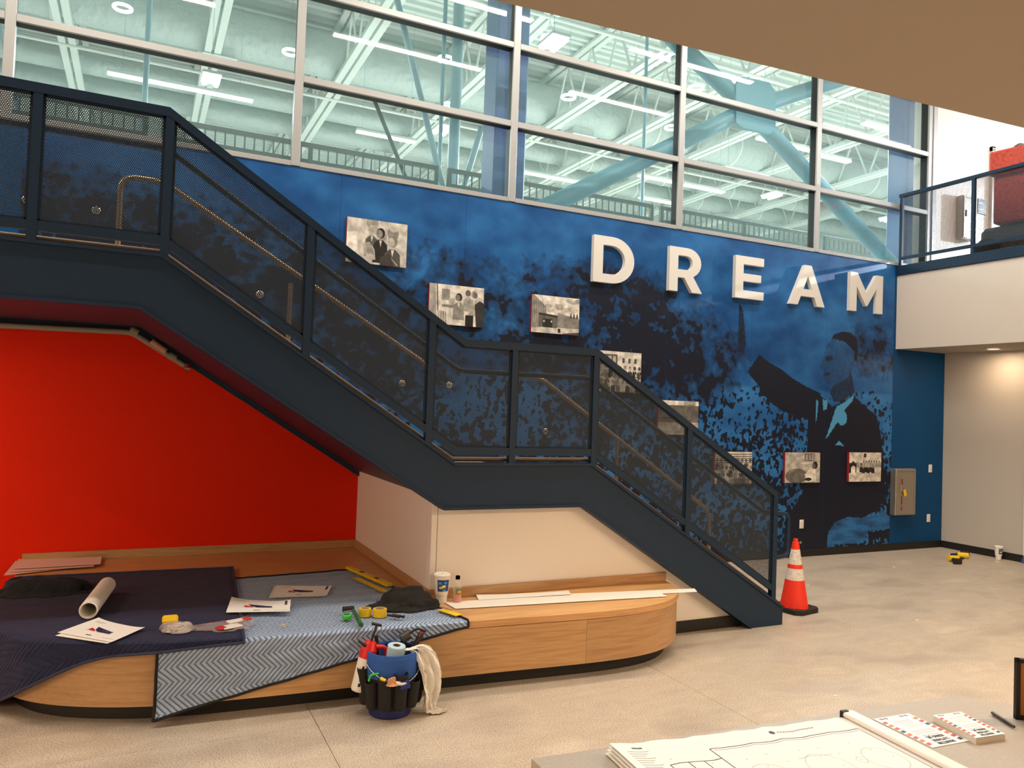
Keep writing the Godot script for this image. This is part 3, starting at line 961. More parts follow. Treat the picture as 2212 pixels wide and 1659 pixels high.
	part(ww, "end_jamb", se, M.alu)
	for y in ty:
		for i in mx.size() - 1:
			var a := MB.new()
			var mid: float = (mx[i] + mx[i + 1]) / 2
			var wd: float = mx[i + 1] - mx[i] - 0.066
			a.box(Vector3(mid, y, -0.07), Vector3(wd, 0.05, 0.12))
			var core := part(ww, "sill" if y < 4.3 else "transom", a, M.gasket)
			var c := MB.new()
			c.box(Vector3(mid, y + (0.0 if y > 4.3 else -0.0), 0.001), Vector3(wd - 0.016, 0.066 if y > 4.3 else 0.05, 0.028), Basis(), 0.004)
			part(core, "cap", c, M.alu)
	for j in ty.size() - 1:
		for i in mx.size() - 1:
			var p := MB.new()
			p.box(Vector3((mx[i] + mx[i + 1]) / 2, (ty[j] + ty[j + 1]) / 2, -0.11), Vector3(mx[i + 1] - mx[i] - 0.05, ty[j + 1] - ty[j] - 0.04, 0.008))
			part(ww, "pane", p, M.glass)

func lobby_lamps() -> void:
	# linear pendants in the atrium (above the frame)
	var proto: Node3D
	for z in [1.5, 3.3]:
		for x in [-4.5, -0.5, 3.5, 7.5]:
			var where := Vector3(x, 7.3, z)
			if proto == null:
				proto = thing("linear_pendant", "long white linear pendant lamp hanging under the atrium ceiling", "lamp", where, "linear pendants in the atrium")
				var b := MB.new()
				b.box(Vector3(0, 0.04, 0), Vector3(2.4, 0.08, 0.12), Basis(), 0.008)
				part(proto, "housing", b, M.plastic_white)
				var l := MB.new()
				l.box(Vector3(0, -0.006, 0), Vector3(2.36, 0.012, 0.1))
				part(proto, "lens", l, M.lamp_warm)
				for s in [-1, 1]:
					var w := MB.new()
					w.tube([Vector3(s * 1.0, 0.08, 0), Vector3(s * 1.0, 0.5, 0)], 0.004, 6)
					part(proto, "cable", w, M.chrome)
			else:
				copy(proto, where)
			area("linear_pendant_light", where + Vector3(0, -0.02, 0), DOWN, Vector2(2.36, 0.1), NEUTRAL, E_ATRIUM)
	for x in [12.2, 15.2]:   # unseen ones added upstairs to brighten the white wall by the balcony
		copy(proto, Vector3(x, 7.3, 2.2), "long white linear lamp added unseen over the upstairs balcony")
		area("linear_pendant_light", Vector3(x, 7.28, 2.2), DOWN, Vector2(2.36, 0.1), Color(1.0, 0.97, 0.93), E_ATRIUM * 1.1)
	# recessed downlights in the lower ceiling
	# work lamp on a stand upstairs: its low beam slips under the balcony guard onto the mural
	var wl := thing("work_lamp", "black work lamp on a tripod standing upstairs on the balcony", "lamp", Vector3(15.6, 4.19, 1.5))
	var wm := MB.new()
	wm.tube([Vector3(0, 0.5, 0), Vector3(0, 1.4, 0)], 0.016, 10)
	part(wl, "pole", wm, M.black)
	for k in 3:
		wm = MB.new()
		wm.tube([Vector3(0, 0.55, 0), Vector3(0.4 * cos(k * 2.1), 0.01, 0.4 * sin(k * 2.1))], 0.011, 8)
		part(wl, "leg", wm, M.black)
	var aim := Vector3(10.0, 4.235, 0.45) - Vector3(15.55, 5.66, 1.5)
	var tb := Basis.looking_at(aim)
	wm = MB.new()
	wm.box(Vector3(0.06, 1.47, 0), Vector3(0.2, 0.16, 0.1), tb, 0.01)
	part(wl, "housing", wm, M.black)
	wm = MB.new()
	wm.box(Vector3(0.06, 1.47, 0) + aim.normalized() * 0.052, Vector3(0.16, 0.12, 0.006), tb)
	part(wl, "lens", wm, M.lamp_warm)
	var so := SpotLight3D.new()
	so.name = "work_lamp_light"
	so.position = Vector3(15.66, 5.66, 1.5) + aim.normalized() * 0.07
	so.basis = tb
	so.spot_angle = 22.0
	so.spot_range = 40.0
	so.spot_angle_attenuation = 0.5
	so.light_size = 0.05
	so.light_energy = E_WORK
	so.light_color = Color(0.95, 0.98, 1.0)
	so.shadow_enabled = true
	add_child(so, true)
	var dl: Node3D
	var spots := []
	for x in [-7.2, -6.0, -4.8, -3.6]:
		for z in [6.9, 8.6]: spots.append(Vector3(x, 2.96, z))
	for x in [4.4, 6.2, 8.0]:
		for z in [7.0, 10.5]: spots.append(Vector3(x, 2.96, z))
	spots.append(Vector3(-2.2, 2.474, 1.35))  # unseen lamp added to brighten the left end of the red wall
	spots.append(Vector3(10.72, 2.957, 1.0))
	spots.append(Vector3(10.72, 2.957, 3.4))
	for where in spots:
		if dl == null:
			dl = thing("recessed_downlight", "small round recessed downlight in the lower ceiling", "lamp", where, "recessed downlights")
			var rg := MB.new()
			rg.lathe([Vector2(0.08, -0.001), Vector2(0.1, -0.001), Vector2(0.1, -0.012), Vector2(0.08, -0.008)].map(func(p): return p), 20)
			part(dl, "ring", rg, M.plastic_white)
			var ls := MB.new()
			ls.lathe([Vector2(0.0, -0.004), Vector2(0.08, -0.004)], 20)
			part(dl, "lens", ls, M.lamp_warm)
		else:
			copy(dl, where, "small round recessed downlight in the balcony soffit" if where.x > 10 else "small round unseen downlight added under the upper stair landing" if where.z < 2 else "")
		area("recessed_downlight_light", where + Vector3(0, -0.02, 0), DOWN, Vector2(0.14, 0.14), WARM, E_UNDER * (0.15 if where.x > 10 else (1.15 if where.z < 9 else 0.5) if where.x > -2 else 0.3 if where.z < 2 else 0.58))

# ---------------------------------------------------------------- stair
const ST := [Vector2(-3.4, 2.785), Vector2(0.077, 2.778), Vector2(2.109, 1.473), Vector2(3.279, 1.471), Vector2(5.38, 0.168)]
const SB := [Vector2(-3.4, 2.425), Vector2(-0.03, 2.42), Vector2(2.03, 1.128), Vector2(3.21, 1.124), Vector2(5.0, 0.0)]
const RT := [Vector2(-3.4, 3.72), Vector2(0.087, 3.706), Vector2(2.154, 2.39), Vector2(3.303, 2.392), Vector2(5.29, 1.204)]
func stringer_poly(grow := 0.0) -> PackedVector2Array:
	var p := PackedVector2Array()
	for q in SB: p.append(q + Vector2(0, -grow))
	p.append(Vector2(5.38, 0.0))
	for i in range(ST.size() - 1, -1, -1): p.append(ST[i] + Vector2(0, grow))
	return p
func stair() -> void:
	var s := thing("staircase", "dark teal steel staircase with two flights and a landing against the mural", "staircase")
	for side in 2:
		var a := MB.new()
		a.prism(stringer_poly(), 2.43 if side == 0 else 0.225, 2.474 if side == 0 else 0.265)
		var web := part(s, "stringer", a, M.steel)
		if side == 0:
			var f := MB.new()
			f.prism(band(ST, -0.022, 0.0), 2.40, 2.49)
			f.prism(band(SB, 0.0, 0.022), 2.40, 2.49)
			part(web, "flange", f, M.steel)
	var sof := MB.new()
	sof.prism(band(SB.slice(0, 4), 0.05, 0.07), 0.27, 2.43)
	part(s, "soffit_plate", sof, M.steel)
	var rise := 1.31 / 8
	for fl in 2:
		var xb := 5.32 if fl == 0 else 2.12
		var run := 0.2915 if fl == 0 else 0.2914
		for k in 8:
			var y := 1.31 * fl + rise * (k + 1)
			var x := xb - run * k
			var rb := MB.new()
			rb.box(Vector3(x - 0.012, y - rise / 2 - 0.02, 1.24), Vector3(0.02, rise - 0.03, 2.36))
			part(s, "riser", rb, M.tread)
			if k < 7:
				var tb := MB.new()
				tb.box(Vector3(x - run / 2 + 0.01, y - 0.02, 1.24), Vector3(run + 0.02, 0.04, 2.37), Basis(), 0.004)
				part(s, "tread", tb, M.tread)
	for l in [[2.12, 3.285, 1.31], [-3.4, 0.09, 2.62]]:
		var lb := MB.new()
		lb.box(Vector3((l[0] + l[1]) / 2, l[2] - 0.04, 1.24), Vector3(l[1] - l[0], 0.08, 2.37))
		part(s, "landing", lb, M.tread)
	# guard with perforated panels along the open side
	var g := thing("stair_guard", "dark teal steel guard rail with perforated metal panels along the stair", "railing")
	var zc := 2.455
	var top := MB.new()
	top.prism(band(RT, -0.058, 0.0), zc - 0.026, zc + 0.026)
	part(g, "top_rail", top, M.steel)
	var posts := [-1.36, -0.621, 0.093, 0.995, 1.893, 2.57, 3.299, 4.261, 5.263]
	for x in posts:
		var p := MB.new()
		var w := 0.025
		var y0 := minf(line_y(ST, x - w), line_y(ST, x + w))
		p.prism(PackedVector2Array([Vector2(x - w, line_y(ST, x - w) - 0.012), Vector2(x + w, line_y(ST, x + w) - 0.012), Vector2(x + w, line_y(RT, x + w) - 0.05), Vector2(x - w, line_y(RT, x - w) - 0.05)]), zc - 0.024, zc + 0.024)
		part(g, "post", p, M.steel)
	var low := []
	for q in ST: low.append(q + Vector2(0.01, 0.085))
	for i in posts.size() - 1:
		var x0: float = posts[i] + 0.025
		var x1: float = posts[i + 1] - 0.025
		var bot := cut(low, x0, x1)
		var b := MB.new()
		b.prism(band(bot, -0.028, 0.03), zc - 0.022, zc + 0.022)
		part(g, "bottom_rail", b, M.steel)
		var topl := cut(RT, x0, x1)
		var poly := PackedVector2Array()
		for q in bot: poly.append(q + Vector2(0, 0.026))
		for k in range(topl.size() - 1, -1, -1): poly.append(topl[k] - Vector2(0, 0.054))
		var pn := MB.new()
		pn.prism(poly, zc - 0.0015, zc + 0.0015, Transform3D(), true)
		var fl := MB.new()   # one sheet: the front face only carries the holes
		for k in range(0, pn.v.size(), 3):
			if pn.n[k].z > 0.9:
				for j in 3:
					fl.v.append(pn.v[k + j]); fl.n.append(pn.n[k + j]); fl.t.append(Vector2(pn.v[k + j].x, -pn.v[k + j].y))
		var pm := part(g, "perforated_panel", fl, M.perf)
		var inner := Geometry2D.offset_polygon(poly, -0.016)
		if inner.size() == 1:
			var fr := MB.new()
			frame_ring(fr, poly, 0.016, zc - 0.008, zc + 0.008)
			part(pm, "panel_frame", fr, M.steel_dark)
	var hr := MB.new()
	var path := []
	for q in RT: path.append(Vector3(q.x, q.y - 0.235, 2.375))
	path[-1] = Vector3(5.2, line_y(RT, 5.2) - 0.235, 2.375)
	var e: Vector3 = path[-1]
	path.append(Vector3(5.52, e.y - 0.03, 2.375))
	path.append(Vector3(5.52, e.y - 0.42, 2.375))
	path.append(Vector3(5.28, e.y - 0.42, 2.44))
	hr.tube(arc_path(path, 0.06, 5), 0.02, 10)
	part(g, "handrail", hr, M.steel)
	for x in [-0.621, 0.995, 1.893, 2.57, 3.299, 4.261]:
		var br := MB.new()
		var yy := line_y(RT, x) - 0.26
		br.tube(arc_path([Vector3(x, yy - 0.04, 2.435), Vector3(x, yy - 0.04, 2.375), Vector3(x, yy + 0.012, 2.375)], 0.03, 4), 0.007, 6)
		part(g, "handrail_bracket", br, M.steel)
	var toe := MB.new()
	var tp := []
	for q in ST: tp.append(Vector3(q.x, q.y + 0.022, 2.395))
	toe.tube(tp, 0.019, 10)
	part(g, "toe_rail", toe, M.toe, "brown round toe rail in the gap under the panels")
	# centre handrails, bare brown pipe
	var c1 := thing("centre_handrail", "brown pipe handrail on posts up the middle of the upper flight", "handrail")
	var z := 1.25
	var top_l := at_z(z, 262, 380)
	var bend := at_z(z, 352, 392)
	var end := at_z(z, 928, 792)
	var h1 := MB.new()
	h1.tube(arc_path([Vector3(top_l.x, 2.62, z), top_l, bend, end, Vector3(end.x + 0.01, 1.31, z)], 0.11, 6), 0.021, 10)
	part(c1, "pipe", h1, M.pipe)
	for px in [[628, 612]]:
		var q := at_z(z, px[0], px[1])
		var b := MB.new()
		b.tube([q, Vector3(q.x, q.y - 0.93, z)], 0.019, 10)
		part(c1, "post", b, M.pipe)
	var c2 := thing("centre_handrail", "brown pipe handrail on posts up the middle of the lower flight", "handrail")
	var a0 := at_z(z, 1104, 813)
	var a1 := at_z(z, 1166, 815)
	var a2 := at_z(z, 1532, 1104)
	var h2 := MB.new()
	h2.tube(arc_path([Vector3(a0.x - 0.02, 1.31, z), a0, a1, a2, Vector3(a2.x + 0.01, 0.0, z)], 0.1, 6), 0.021, 10)
	part(c2, "pipe", h2, M.pipe)
	var q2 := at_z(z, 1334, 950)
	var b2 := MB.new()
	b2.tube([q2, Vector3(q2.x, q2.y - 0.93, z)], 0.019, 10)
	part(c2, "post", b2, M.pipe)
	# round bracket plates on the mural beside the stair
	var br0: Node3D
	for p in [[57, 432], [208, 455], [561, 636], [868, 828], [970, 832], [1178, 932]]:
		var w := at_z(0.004, p[0], p[1])
		if br0 == null:
			br0 = thing("bracket_plate", "small round steel handrail bracket plate on the mural behind the stair guard", "bracket", w, "handrail bracket plates on the mural")
			var d := MB.new()
			var tilt := Transform3D(Basis(Vector3.RIGHT, PI / 2), Vector3.ZERO)
			d.lathe([Vector2(0, 0), Vector2(0.036, 0), Vector2(0.036, 0.006), Vector2(0.03, 0.01), Vector2(0, 0.01)], 18, tilt)
			part(br0, "plate", d, M.chrome)
			var st := MB.new()
			st.tube([Vector3(0, 0, 0.01), Vector3(0, 0, 0.05)], 0.008, 8)
			part(br0, "stud", st, M.chrome)
		else:
			copy(br0, w)
	# sprinkler pipe under the stair
	var sp := thing("sprinkler_pipe", "brown fire sprinkler pipe with a pink label and red valve under the stair", "pipe")
	var zp := 0.34
	var pp := [at_z(zp, -60, 700), at_z(zp, 284, 718), at_z(zp, 410, 797)]
	var ps := MB.new()
	ps.tube(arc_path(pp, 0.05, 4), 0.024, 10)
	part(sp, "pipe", ps, M.under)
	var lab := MB.new()
	lab.tube([at_z(zp, 326, 738), at_z(zp, 358, 760)], 0.032, 12)
	part(sp, "label_sleeve", lab, paint(rgb(206, 150, 136), 0.6), "pink paper label sleeve")
	for k in [at_z(zp, 290, 716), at_z(zp, 372, 771)]:
		var cl := MB.new()
		cl.tube([k - Vector3(0.03, -0.015, 0), k + Vector3(0.03, -0.015, 0)], 0.034, 10)
		part(sp, "coupling", cl, M.under)
	var va := MB.new()
	var vq := at_z(zp, 404, 790)
	va.lathe([Vector2(0, -0.05), Vector2(0.012, -0.05), Vector2(0.012, -0.02), Vector2(0.034, -0.02), Vector2(0.034, 0.015), Vector2(0, 0.015)], 12, Transform3D(Basis(), vq))
	part(sp, "valve", va, paint(rgb(120, 20, 24), 0.5), "dark red valve")
func frame_ring(mb: MB, poly: PackedVector2Array, w: float, z0: float, z1: float) -> void:
	# a border of width w just inside the polygon, as one beam per edge
	var c := poly.size()
	var area := 0.0
	for i in c: area += poly[i].cross(poly[(i + 1) % c])
	for i in c:
		var a := poly[i]
		var b := poly[(i + 1) % c]
		var d := (b - a).normalized()
		var nrm := Vector2(-d.y, d.x) * signf(area) * w
		mb.prism(PackedVector2Array([a, b, b + nrm - d * w * 0.3, a + nrm + d * w * 0.3]), z0, z1)

# ---------------------------------------------------------------- balcony railing and what stands upstairs
func balcony() -> void:
	var b := thing("balcony_guard", "dark teal balcony guard with perforated panels on a steel edge channel", "railing")
	var xg := 10.03
	var ch := MB.new()
	ch.box(Vector3(10.02, 4.118, 3.3), Vector3(0.07, 0.145, 6.6), Basis(), 0.006)
	part(b, "edge_channel", ch, M.steel)
	var top := MB.new()
	top.box(Vector3(xg, 5.235, 3.3), Vector3(0.05, 0.05, 6.6), Basis(), 0.004)
	part(b, "top_rail", top, M.steel)
	var zs := [0.04, 1.133, 2.23, 3.33, 4.43, 5.53, 6.58]
	for z in zs:
		var p := MB.new()
		p.box(Vector3(xg, 4.64, z), Vector3(0.046, 1.15, 0.046), Basis(), 0.003)
		part(b, "post", p, M.steel)
	for i in zs.size() - 1:
		var z0: float = zs[i] + 0.023
		var z1: float = zs[i + 1] - 0.023
		var r := MB.new()
		r.box(Vector3(xg, 4.3, (z0 + z1) / 2), Vector3(0.044, 0.044, z1 - z0), Basis(), 0.003)
		part(b, "bottom_rail", r, M.steel)
		var q := MB.new()
		q.quad(Vector3(xg, 4.32, z0), Vector3(xg, 4.32, z1), Vector3(xg, 5.212, z1), Vector3(xg, 5.212, z0))
		part(b, "perforated_panel", q, M.perf)
	# extinguisher cabinet and sign on the white wall
	cabinet(Vector3(11.49, 5.1, 0.0), 0.34, 0.68, 0.11, "stainless fire extinguisher cabinet upstairs behind the balcony guard")
	var s := thing("wall_sign", "small dark grey room sign on the white upstairs wall", "sign", Vector3(11.93, 5.36, 0.0))
	var sb := MB.new()
	sb.box(Vector3(0, 0, 0.008), Vector3(0.2, 0.24, 0.014), Basis(), 0.003)
	part(s, "plate", sb, paint(rgb(78, 86, 98), 0.5))
	for k in 2:
		var ln := MB.new()
		ln.box(Vector3(-0.03, 0.05 - k * 0.1, 0.016), Vector3(0.1, 0.018, 0.002))
		part(s, "lettering", ln, M.plastic_white)
	var d := setting("door_1", "pale wooden door upstairs behind the red lift", "door")
	for e in [["door_frame", Vector3(12.16, 5.28, 0.02), Vector3(0.08, 2.16, 0.06)], ["door_frame", Vector3(13.2, 5.28, 0.02), Vector3(0.08, 2.16, 0.06)], ["door_frame", Vector3(12.68, 6.32, 0.02), Vector3(1.12, 0.08, 0.06)]]:
		var m := MB.new()
		m.box(e[1], e[2], Basis(), 0.004)
		part(d, e[0], m, M.grey_wall)
	var lf := MB.new()
	lf.box(Vector3(12.68, 5.24, 0.015), Vector3(0.94, 2.08, 0.03), Basis(), 0.003)
	part(d, "door_leaf", lf, M.wood_door)
	# red scissor lift
	var l := thing("scissor_lift", "worn red scissor lift with grey chassis parked on the upstairs balcony", "scissor lift", Vector3(10.95, 4.19, 1.35))
	var B := Basis(Vector3.UP, 0.12)
	var ms := MB.new()
	ms.box(B * Vector3(-0.1, 0.95, 0), Vector3(0.62, 0.95, 0.62), B, 0.02)
	part(l, "mast_box", ms, M.lift_red)
	var hd := MB.new()
	hd.box(B * Vector3(-0.14, 1.3, 0), Vector3(0.72, 0.34, 0.68), B, 0.03)
	part(l, "head_panel", hd, M.lift_red)
	var cv := MB.new()
	heap(cv, B * Vector3(0.02, 1.46, 0.05), 0.38, 0.34, 0.1, 5, 0.05)
	part(l, "cover", cv, M.grime, "crumpled black cover on top")
	var chs := MB.new()
	chs.box(B * Vector3(0, 0.3, 0.15), Vector3(0.76, 0.3, 1.3), B, 0.06)
	part(l, "chassis", chs, M.grime)
	var fr := MB.new()
	for zz in [-0.28, 0.28]:
		fr.beam(B * Vector3(0.3, 0.45, zz), B * Vector3(0.3, 1.7, zz), 0.05, 0.05)
	fr.beam(B * Vector3(0.3, 1.0, -0.28), B * Vector3(0.3, 1.0, 0.28), 0.04, 0.04)
	part(l, "mast_rail", fr, M.lift_red)
	for wz in [-0.4, 0.62]:
		for wx in [-0.36, 0.36]:
			var w := MB.new()
			w.lathe([Vector2(0, -0.05), Vector2(0.06, -0.05), Vector2(0.07, -0.045), Vector2(0.13, -0.045), Vector2(0.15, -0.03), Vector2(0.15, 0.03), Vector2(0.13, 0.045), Vector2(0.07, 0.045), Vector2(0.06, 0.05), Vector2(0, 0.05)], 20, Transform3D(B * Basis(Vector3.FORWARD, PI / 2), B * Vector3(wx, 0.15, wz)))
			part(l, "wheel", w, M.rubber)
func cabinet(at: Vector3, w: float, h: float, d: float, label: String) -> Node3D:
	var c := thing("extinguisher_cabinet", label, "cabinet", at)
	var b := MB.new()
	b.box(Vector3(0, 0, d / 2), Vector3(w, h, d), Basis(), 0.008)
	part(c, "body", b, M.stainless)
	var dr := MB.new()
	var iw := w - 0.07
	var ih := h - 0.07
	dr.box(Vector3(-iw / 2 - 0.008, 0, d + 0.004), Vector3(0.022, ih + 0.03, 0.014), Basis(), 0.002)
	dr.box(Vector3(iw / 2 + 0.008, 0, d + 0.004), Vector3(0.022, ih + 0.03, 0.014), Basis(), 0.002)
	dr.box(Vector3(0, ih / 2 + 0.008, d + 0.004), Vector3(iw, 0.022, 0.014), Basis(), 0.002)
	dr.box(Vector3(0, -ih / 2 - 0.008, d + 0.004), Vector3(iw, 0.022, 0.014), Basis(), 0.002)
	var door := part(c, "door", dr, M.stainless)
	var pn := MB.new()
	pn.box(Vector3(0, 0, d + 0.001), Vector3(iw - 0.01, ih - 0.01, 0.004))
	part(door, "door_panel", pn, M.stainless)
	var hl := MB.new()
	hl.box(Vector3(-w * 0.27, 0.06, d + 0.012), Vector3(0.03, 0.1, 0.02), Basis(), 0.004)
	part(door, "handle", hl, M.chrome)
	return c

# ---------------------------------------------------------------- the gym behind the window wall
var ducts := []
func hang_from(p: Vector3) -> float:   # how far above p the roof deck, or a duct on the way, is met
	for d in ducts:
		if absf(p.z - d[1]) < d[2] * 0.98: return d[0] - sqrt(d[2] * d[2] - pow(p.z - d[1], 2)) - p.y - 0.002
	return 10.9 - p.y
func gym() -> void:
	wall_box("gym_floor", Vector3(-16, -0.3, -32), Vector3(30, 0, -0.3), M.gym_floor)
	wall_box("gym_wall_far", Vector3(-16, 0, -32.2), Vector3(30, 11.3, -32), M.gym_wall)
	wall_box("gym_wall_left", Vector3(-16.2, 0, -32), Vector3(-16, 11.3, 0), M.gym_wall)
	wall_box("gym_wall_right", Vector3(30, 0, -32), Vector3(30.2, 11.3, 0), M.gym_wall)
	var gw := MB.new()
	gw.box(Vector3(7, 9.6, -0.2), Vector3(46, 3.4, 0.2))
	gw.box(Vector3(-12, 4.2, -0.2), Vector3(7.6, 8.4, 0.2))
	gw.box(Vector3(24, 4.2, -0.2), Vector3(12, 8.4, 0.2))
	var g2 := part(self, numbered("gym_wall_near"), gw, M.gym_wall)
	g2.set_meta("kind", "structure")
	wall_box("track_floor", Vector3(-16, 3.95, -2.62), Vector3(30, 4.17, -0.3), M.grey_wall)
	# corrugated roof deck, ribs along x
	var deck := setting("roof_deck", "white corrugated metal roof deck above the gym", "ceiling")
	var prof := PackedVector2Array()
	var pitch := 0.3
	for bay in 4:
		var d := MB.new()
		var z0 := -0.3 - 8.0 * bay
		var n := int(8.0 / pitch)
		for k in n + 1:
			var z := z0 - k * pitch
			var ze := maxf(z - pitch, -32.0)
			var a := [Vector2(z, 11.02), Vector2(z - 0.11, 11.02), Vector2(z - 0.14, 10.9), Vector2(z - 0.27, 10.9), Vector2(ze, 11.02)]
			for j in 4:
				d.quad(Vector3(30, a[j].y, a[j].x), Vector3(-16, a[j].y, a[j].x), Vector3(-16, a[j + 1].y, a[j + 1].x), Vector3(30, a[j + 1].y, a[j + 1].x))
		part(deck, "deck_sheet", d, M.deck)
	wall_box("gym_roof", Vector3(-16.2, 11.06, -32.2), Vector3(30.2, 11.3, 0), M.gym_wall)
	# joists
	var jo := thing("roof_joist", "white open-web steel roof joist under the corrugated gym deck", "joist", Vector3(-10.3, 9.5, 0), "roof joists across the gym")
	for s in [-1, 1]:
		for e in [[0.0, 0.1], [1.35, 0.08]]:
			var b := MB.new()
			b.box(Vector3(s * 0.1, e[0], -16.1), Vector3(0.14, e[1], 31.6))
			part(jo, "bottom_chord" if e[0] == 0.0 else "top_chord", b, M.joist)
	for k in 26:
		var w := MB.new()
		var z := -0.6 - k * 1.2
		w.beam(Vector3(0, 0, z), Vector3(0, 1.35, z - 0.6), 0.04, 0.04, Vector3.RIGHT)
		w.beam(Vector3(0, 1.35, z - 0.6), Vector3(0, 0, z - 1.2), 0.04, 0.04, Vector3.RIGHT)
		part(jo, "web_member", w, M.joist)
	for x in [-7.45, -4.6, -1.78, 1.09, 3.98, 6.78, 9.65, 11.9, 14.4, 17.3, 20.2, 23.0]: copy(jo, Vector3(x, 9.5, 0))
	var bl: Node3D
	for z in [-5.2, -11.5, -18.5]:
		if bl == null:
			bl = thing("bridging_pipe", "thin white bridging pipe running across the roof joists", "pipe", Vector3(7, 9.44, z), "bridging pipes across the joists")
			var b := MB.new()
			b.tube([Vector3(-22, 0, 0), Vector3(22, 0, 0)], 0.045, 10)
			part(bl, "pipe", b, M.joist)
		else: copy(bl, Vector3(7, 9.44, z))
	# ducts
	var labs := ["large silver spiral duct under the joists nearer the window wall", "large silver spiral duct running deeper inside the gym"]
	var k := 0
	for e in [[1144, 220, 78, 10.1], [740, 290, 40, 10.1], [1500, 330, 36, 10.1]]:
		var c := at_y(e[3], e[0], e[1])
		if k == 2: c.z = minf(c.z, -14.0)
		var r: float = e[2] * (c - CAM).length() / F / 2
		var du := thing("round_duct", labs[mini(k, 1)] if k < 2 else "third silver duct, deepest in the gym roof", "duct", Vector3(0, c.y, c.z))
		var b := MB.new()
		b.tube([Vector3(-15.5, 0, 0), Vector3(29.5, 0, 0)], r, 28)
		part(du, "duct_body", b, M.duct)
		for i in 15:
			var q := MB.new()
			var x := -14.0 + i * 3.0
			q.lathe([Vector2(r, -0.03), Vector2(r + 0.02, -0.03), Vector2(r + 0.02, 0.03), Vector2(r, 0.03)], 28, Transform3D(Basis(Vector3.FORWARD, PI / 2), Vector3(x, 0, 0)))
			part(du, "duct_band", q, M.joist)
		if k == 0:
			for e2 in [[485, 66], [1292, 262]]:
				var p := at_y(c.y - r, e2[0], e2[1])
				var gr := MB.new()
				gr.box(Vector3(p.x, -r, 0), Vector3(0.62, 0.3, 0.42), Basis(), 0.02)
				gr.box(Vector3(p.x, -r - 0.16, 0), Vector3(0.74, 0.05, 0.54), Basis(), 0.02)
				var dd := part(du, "diffuser", gr, M.joist)
				for s in 5:
					var sl := MB.new()
					sl.box(Vector3(p.x - 0.26 + s * 0.13, -r - 0.19, 0), Vector3(0.05, 0.02, 0.4))
					part(dd, "slat", sl, M.gym_wall)
		k += 1
	ducts = [[8.85, 0.0, 0.0]]
	ducts.clear()
	for e in [[1144, 220, 78, 10.1], [740, 290, 40, 10.1], [1500, 330, 36, 10.1]]:
		var c := at_y(e[3], e[0], e[1])
		if e[0] == 1500: c.z = minf(c.z, -14.0)
		ducts.append([c.y, c.z, e[2] * (c - CAM).length() / F / 2])
	# running-track guard panels
	var gp := thing("track_guard", "grey picket guard panel along the running track behind the windows", "railing", Vector3(0.08, 4.17, -2.5), "picket guard panels along the track")
	for e in [[1.075, 0.06], [0.86, 0.045], [0.1, 0.045]]:
		var b := MB.new()
		b.box(Vector3(1.79, e[0], 0), Vector3(3.58, e[1], 0.05), Basis(), 0.004)
		part(gp, "top_rail" if e[0] > 1 else "rail", b, M.picket)
	for x in [0.03, 1.79, 3.55]:
		var b := MB.new()
		b.box(Vector3(x, 0.54, 0), Vector3(0.06, 1.08, 0.06), Basis(), 0.004)
		part(gp, "post", b, M.picket)
	for i in 29:
		if i == 14: continue
		var b := MB.new()
		b.box(Vector3(0.03 + (i + 1) * 0.1173, 0.56, 0), Vector3(0.018, 0.98, 0.018))
		part(gp, "picket", b, M.picket)
	for x in [-7.36, -3.64, 3.8, 7.52, 11.24, 14.96]: copy(gp, Vector3(x, 4.17, -2.5))
	# blue columns, brace and pipes just behind the glass
	for e in [[3.85, "square blue steel column behind the window wall over the mural centre"], [11.07, "square blue steel column behind the windows by the white upstairs wall"]]:
		var c := thing("steel_column", e[1], "column", Vector3(e[0], 4.17, -0.7))
		var b := MB.new()
		b.box(Vector3(0, 3.35, 0), Vector3(0.42, 6.7, 0.38), Basis(), 0.02)
		part(c, "shaft", b, M.column)
		var f := MB.new()
		f.box(Vector3(0, 0.02, 0), Vector3(0.5, 0.04, 0.36), Basis(), 0.004)
		part(c, "base_plate", f, M.column)
	var zb := -0.56
	var hub := at_z(zb, 1616, 236)
	var xb := thing("cross_brace", "large teal steel cross brace with a bolted hub plate behind the windows", "brace")
	for e in [[1490, 118], [1180, 447], [1760, 190], [1933, 578]]:
		var q := at_z(zb, e[0], e[1])
		var d := (q - hub).normalized()
		var reach := (q - hub).length() + 0.0
		reach = minf(((10.85 if d.x > 0 else 4.07) - hub.x) / d.x, (4.2 - hub.y) / d.y if d.y < 0 else 9.0)
		var b := MB.new()
		b.tube([hub + d * 0.22, hub + d * reach], 0.115, 18)
		part(xb, "brace_tube", b, M.brace)
		var gs := MB.new()
		gs.beam(hub, hub + d * 0.55, 0.03, 0.2, Vector3.FORWARD)
		part(xb, "gusset", gs, M.brace)
	var hp := MB.new()
	hp.prism(PackedVector2Array([Vector2(-0.34, -0.3), Vector2(-0.2, -0.36), Vector2(0.3, -0.34), Vector2(0.38, -0.2), Vector2(0.36, 0.28), Vector2(0.24, 0.38), Vector2(-0.26, 0.36), Vector2(-0.36, 0.22)]), -0.03, 0.03, Transform3D(Basis(), hub + Vector3(0, 0, 0.12)))
	part(xb, "hub_plate", hp, M.brace)
	var zc := -3.1
	var i2 := 0
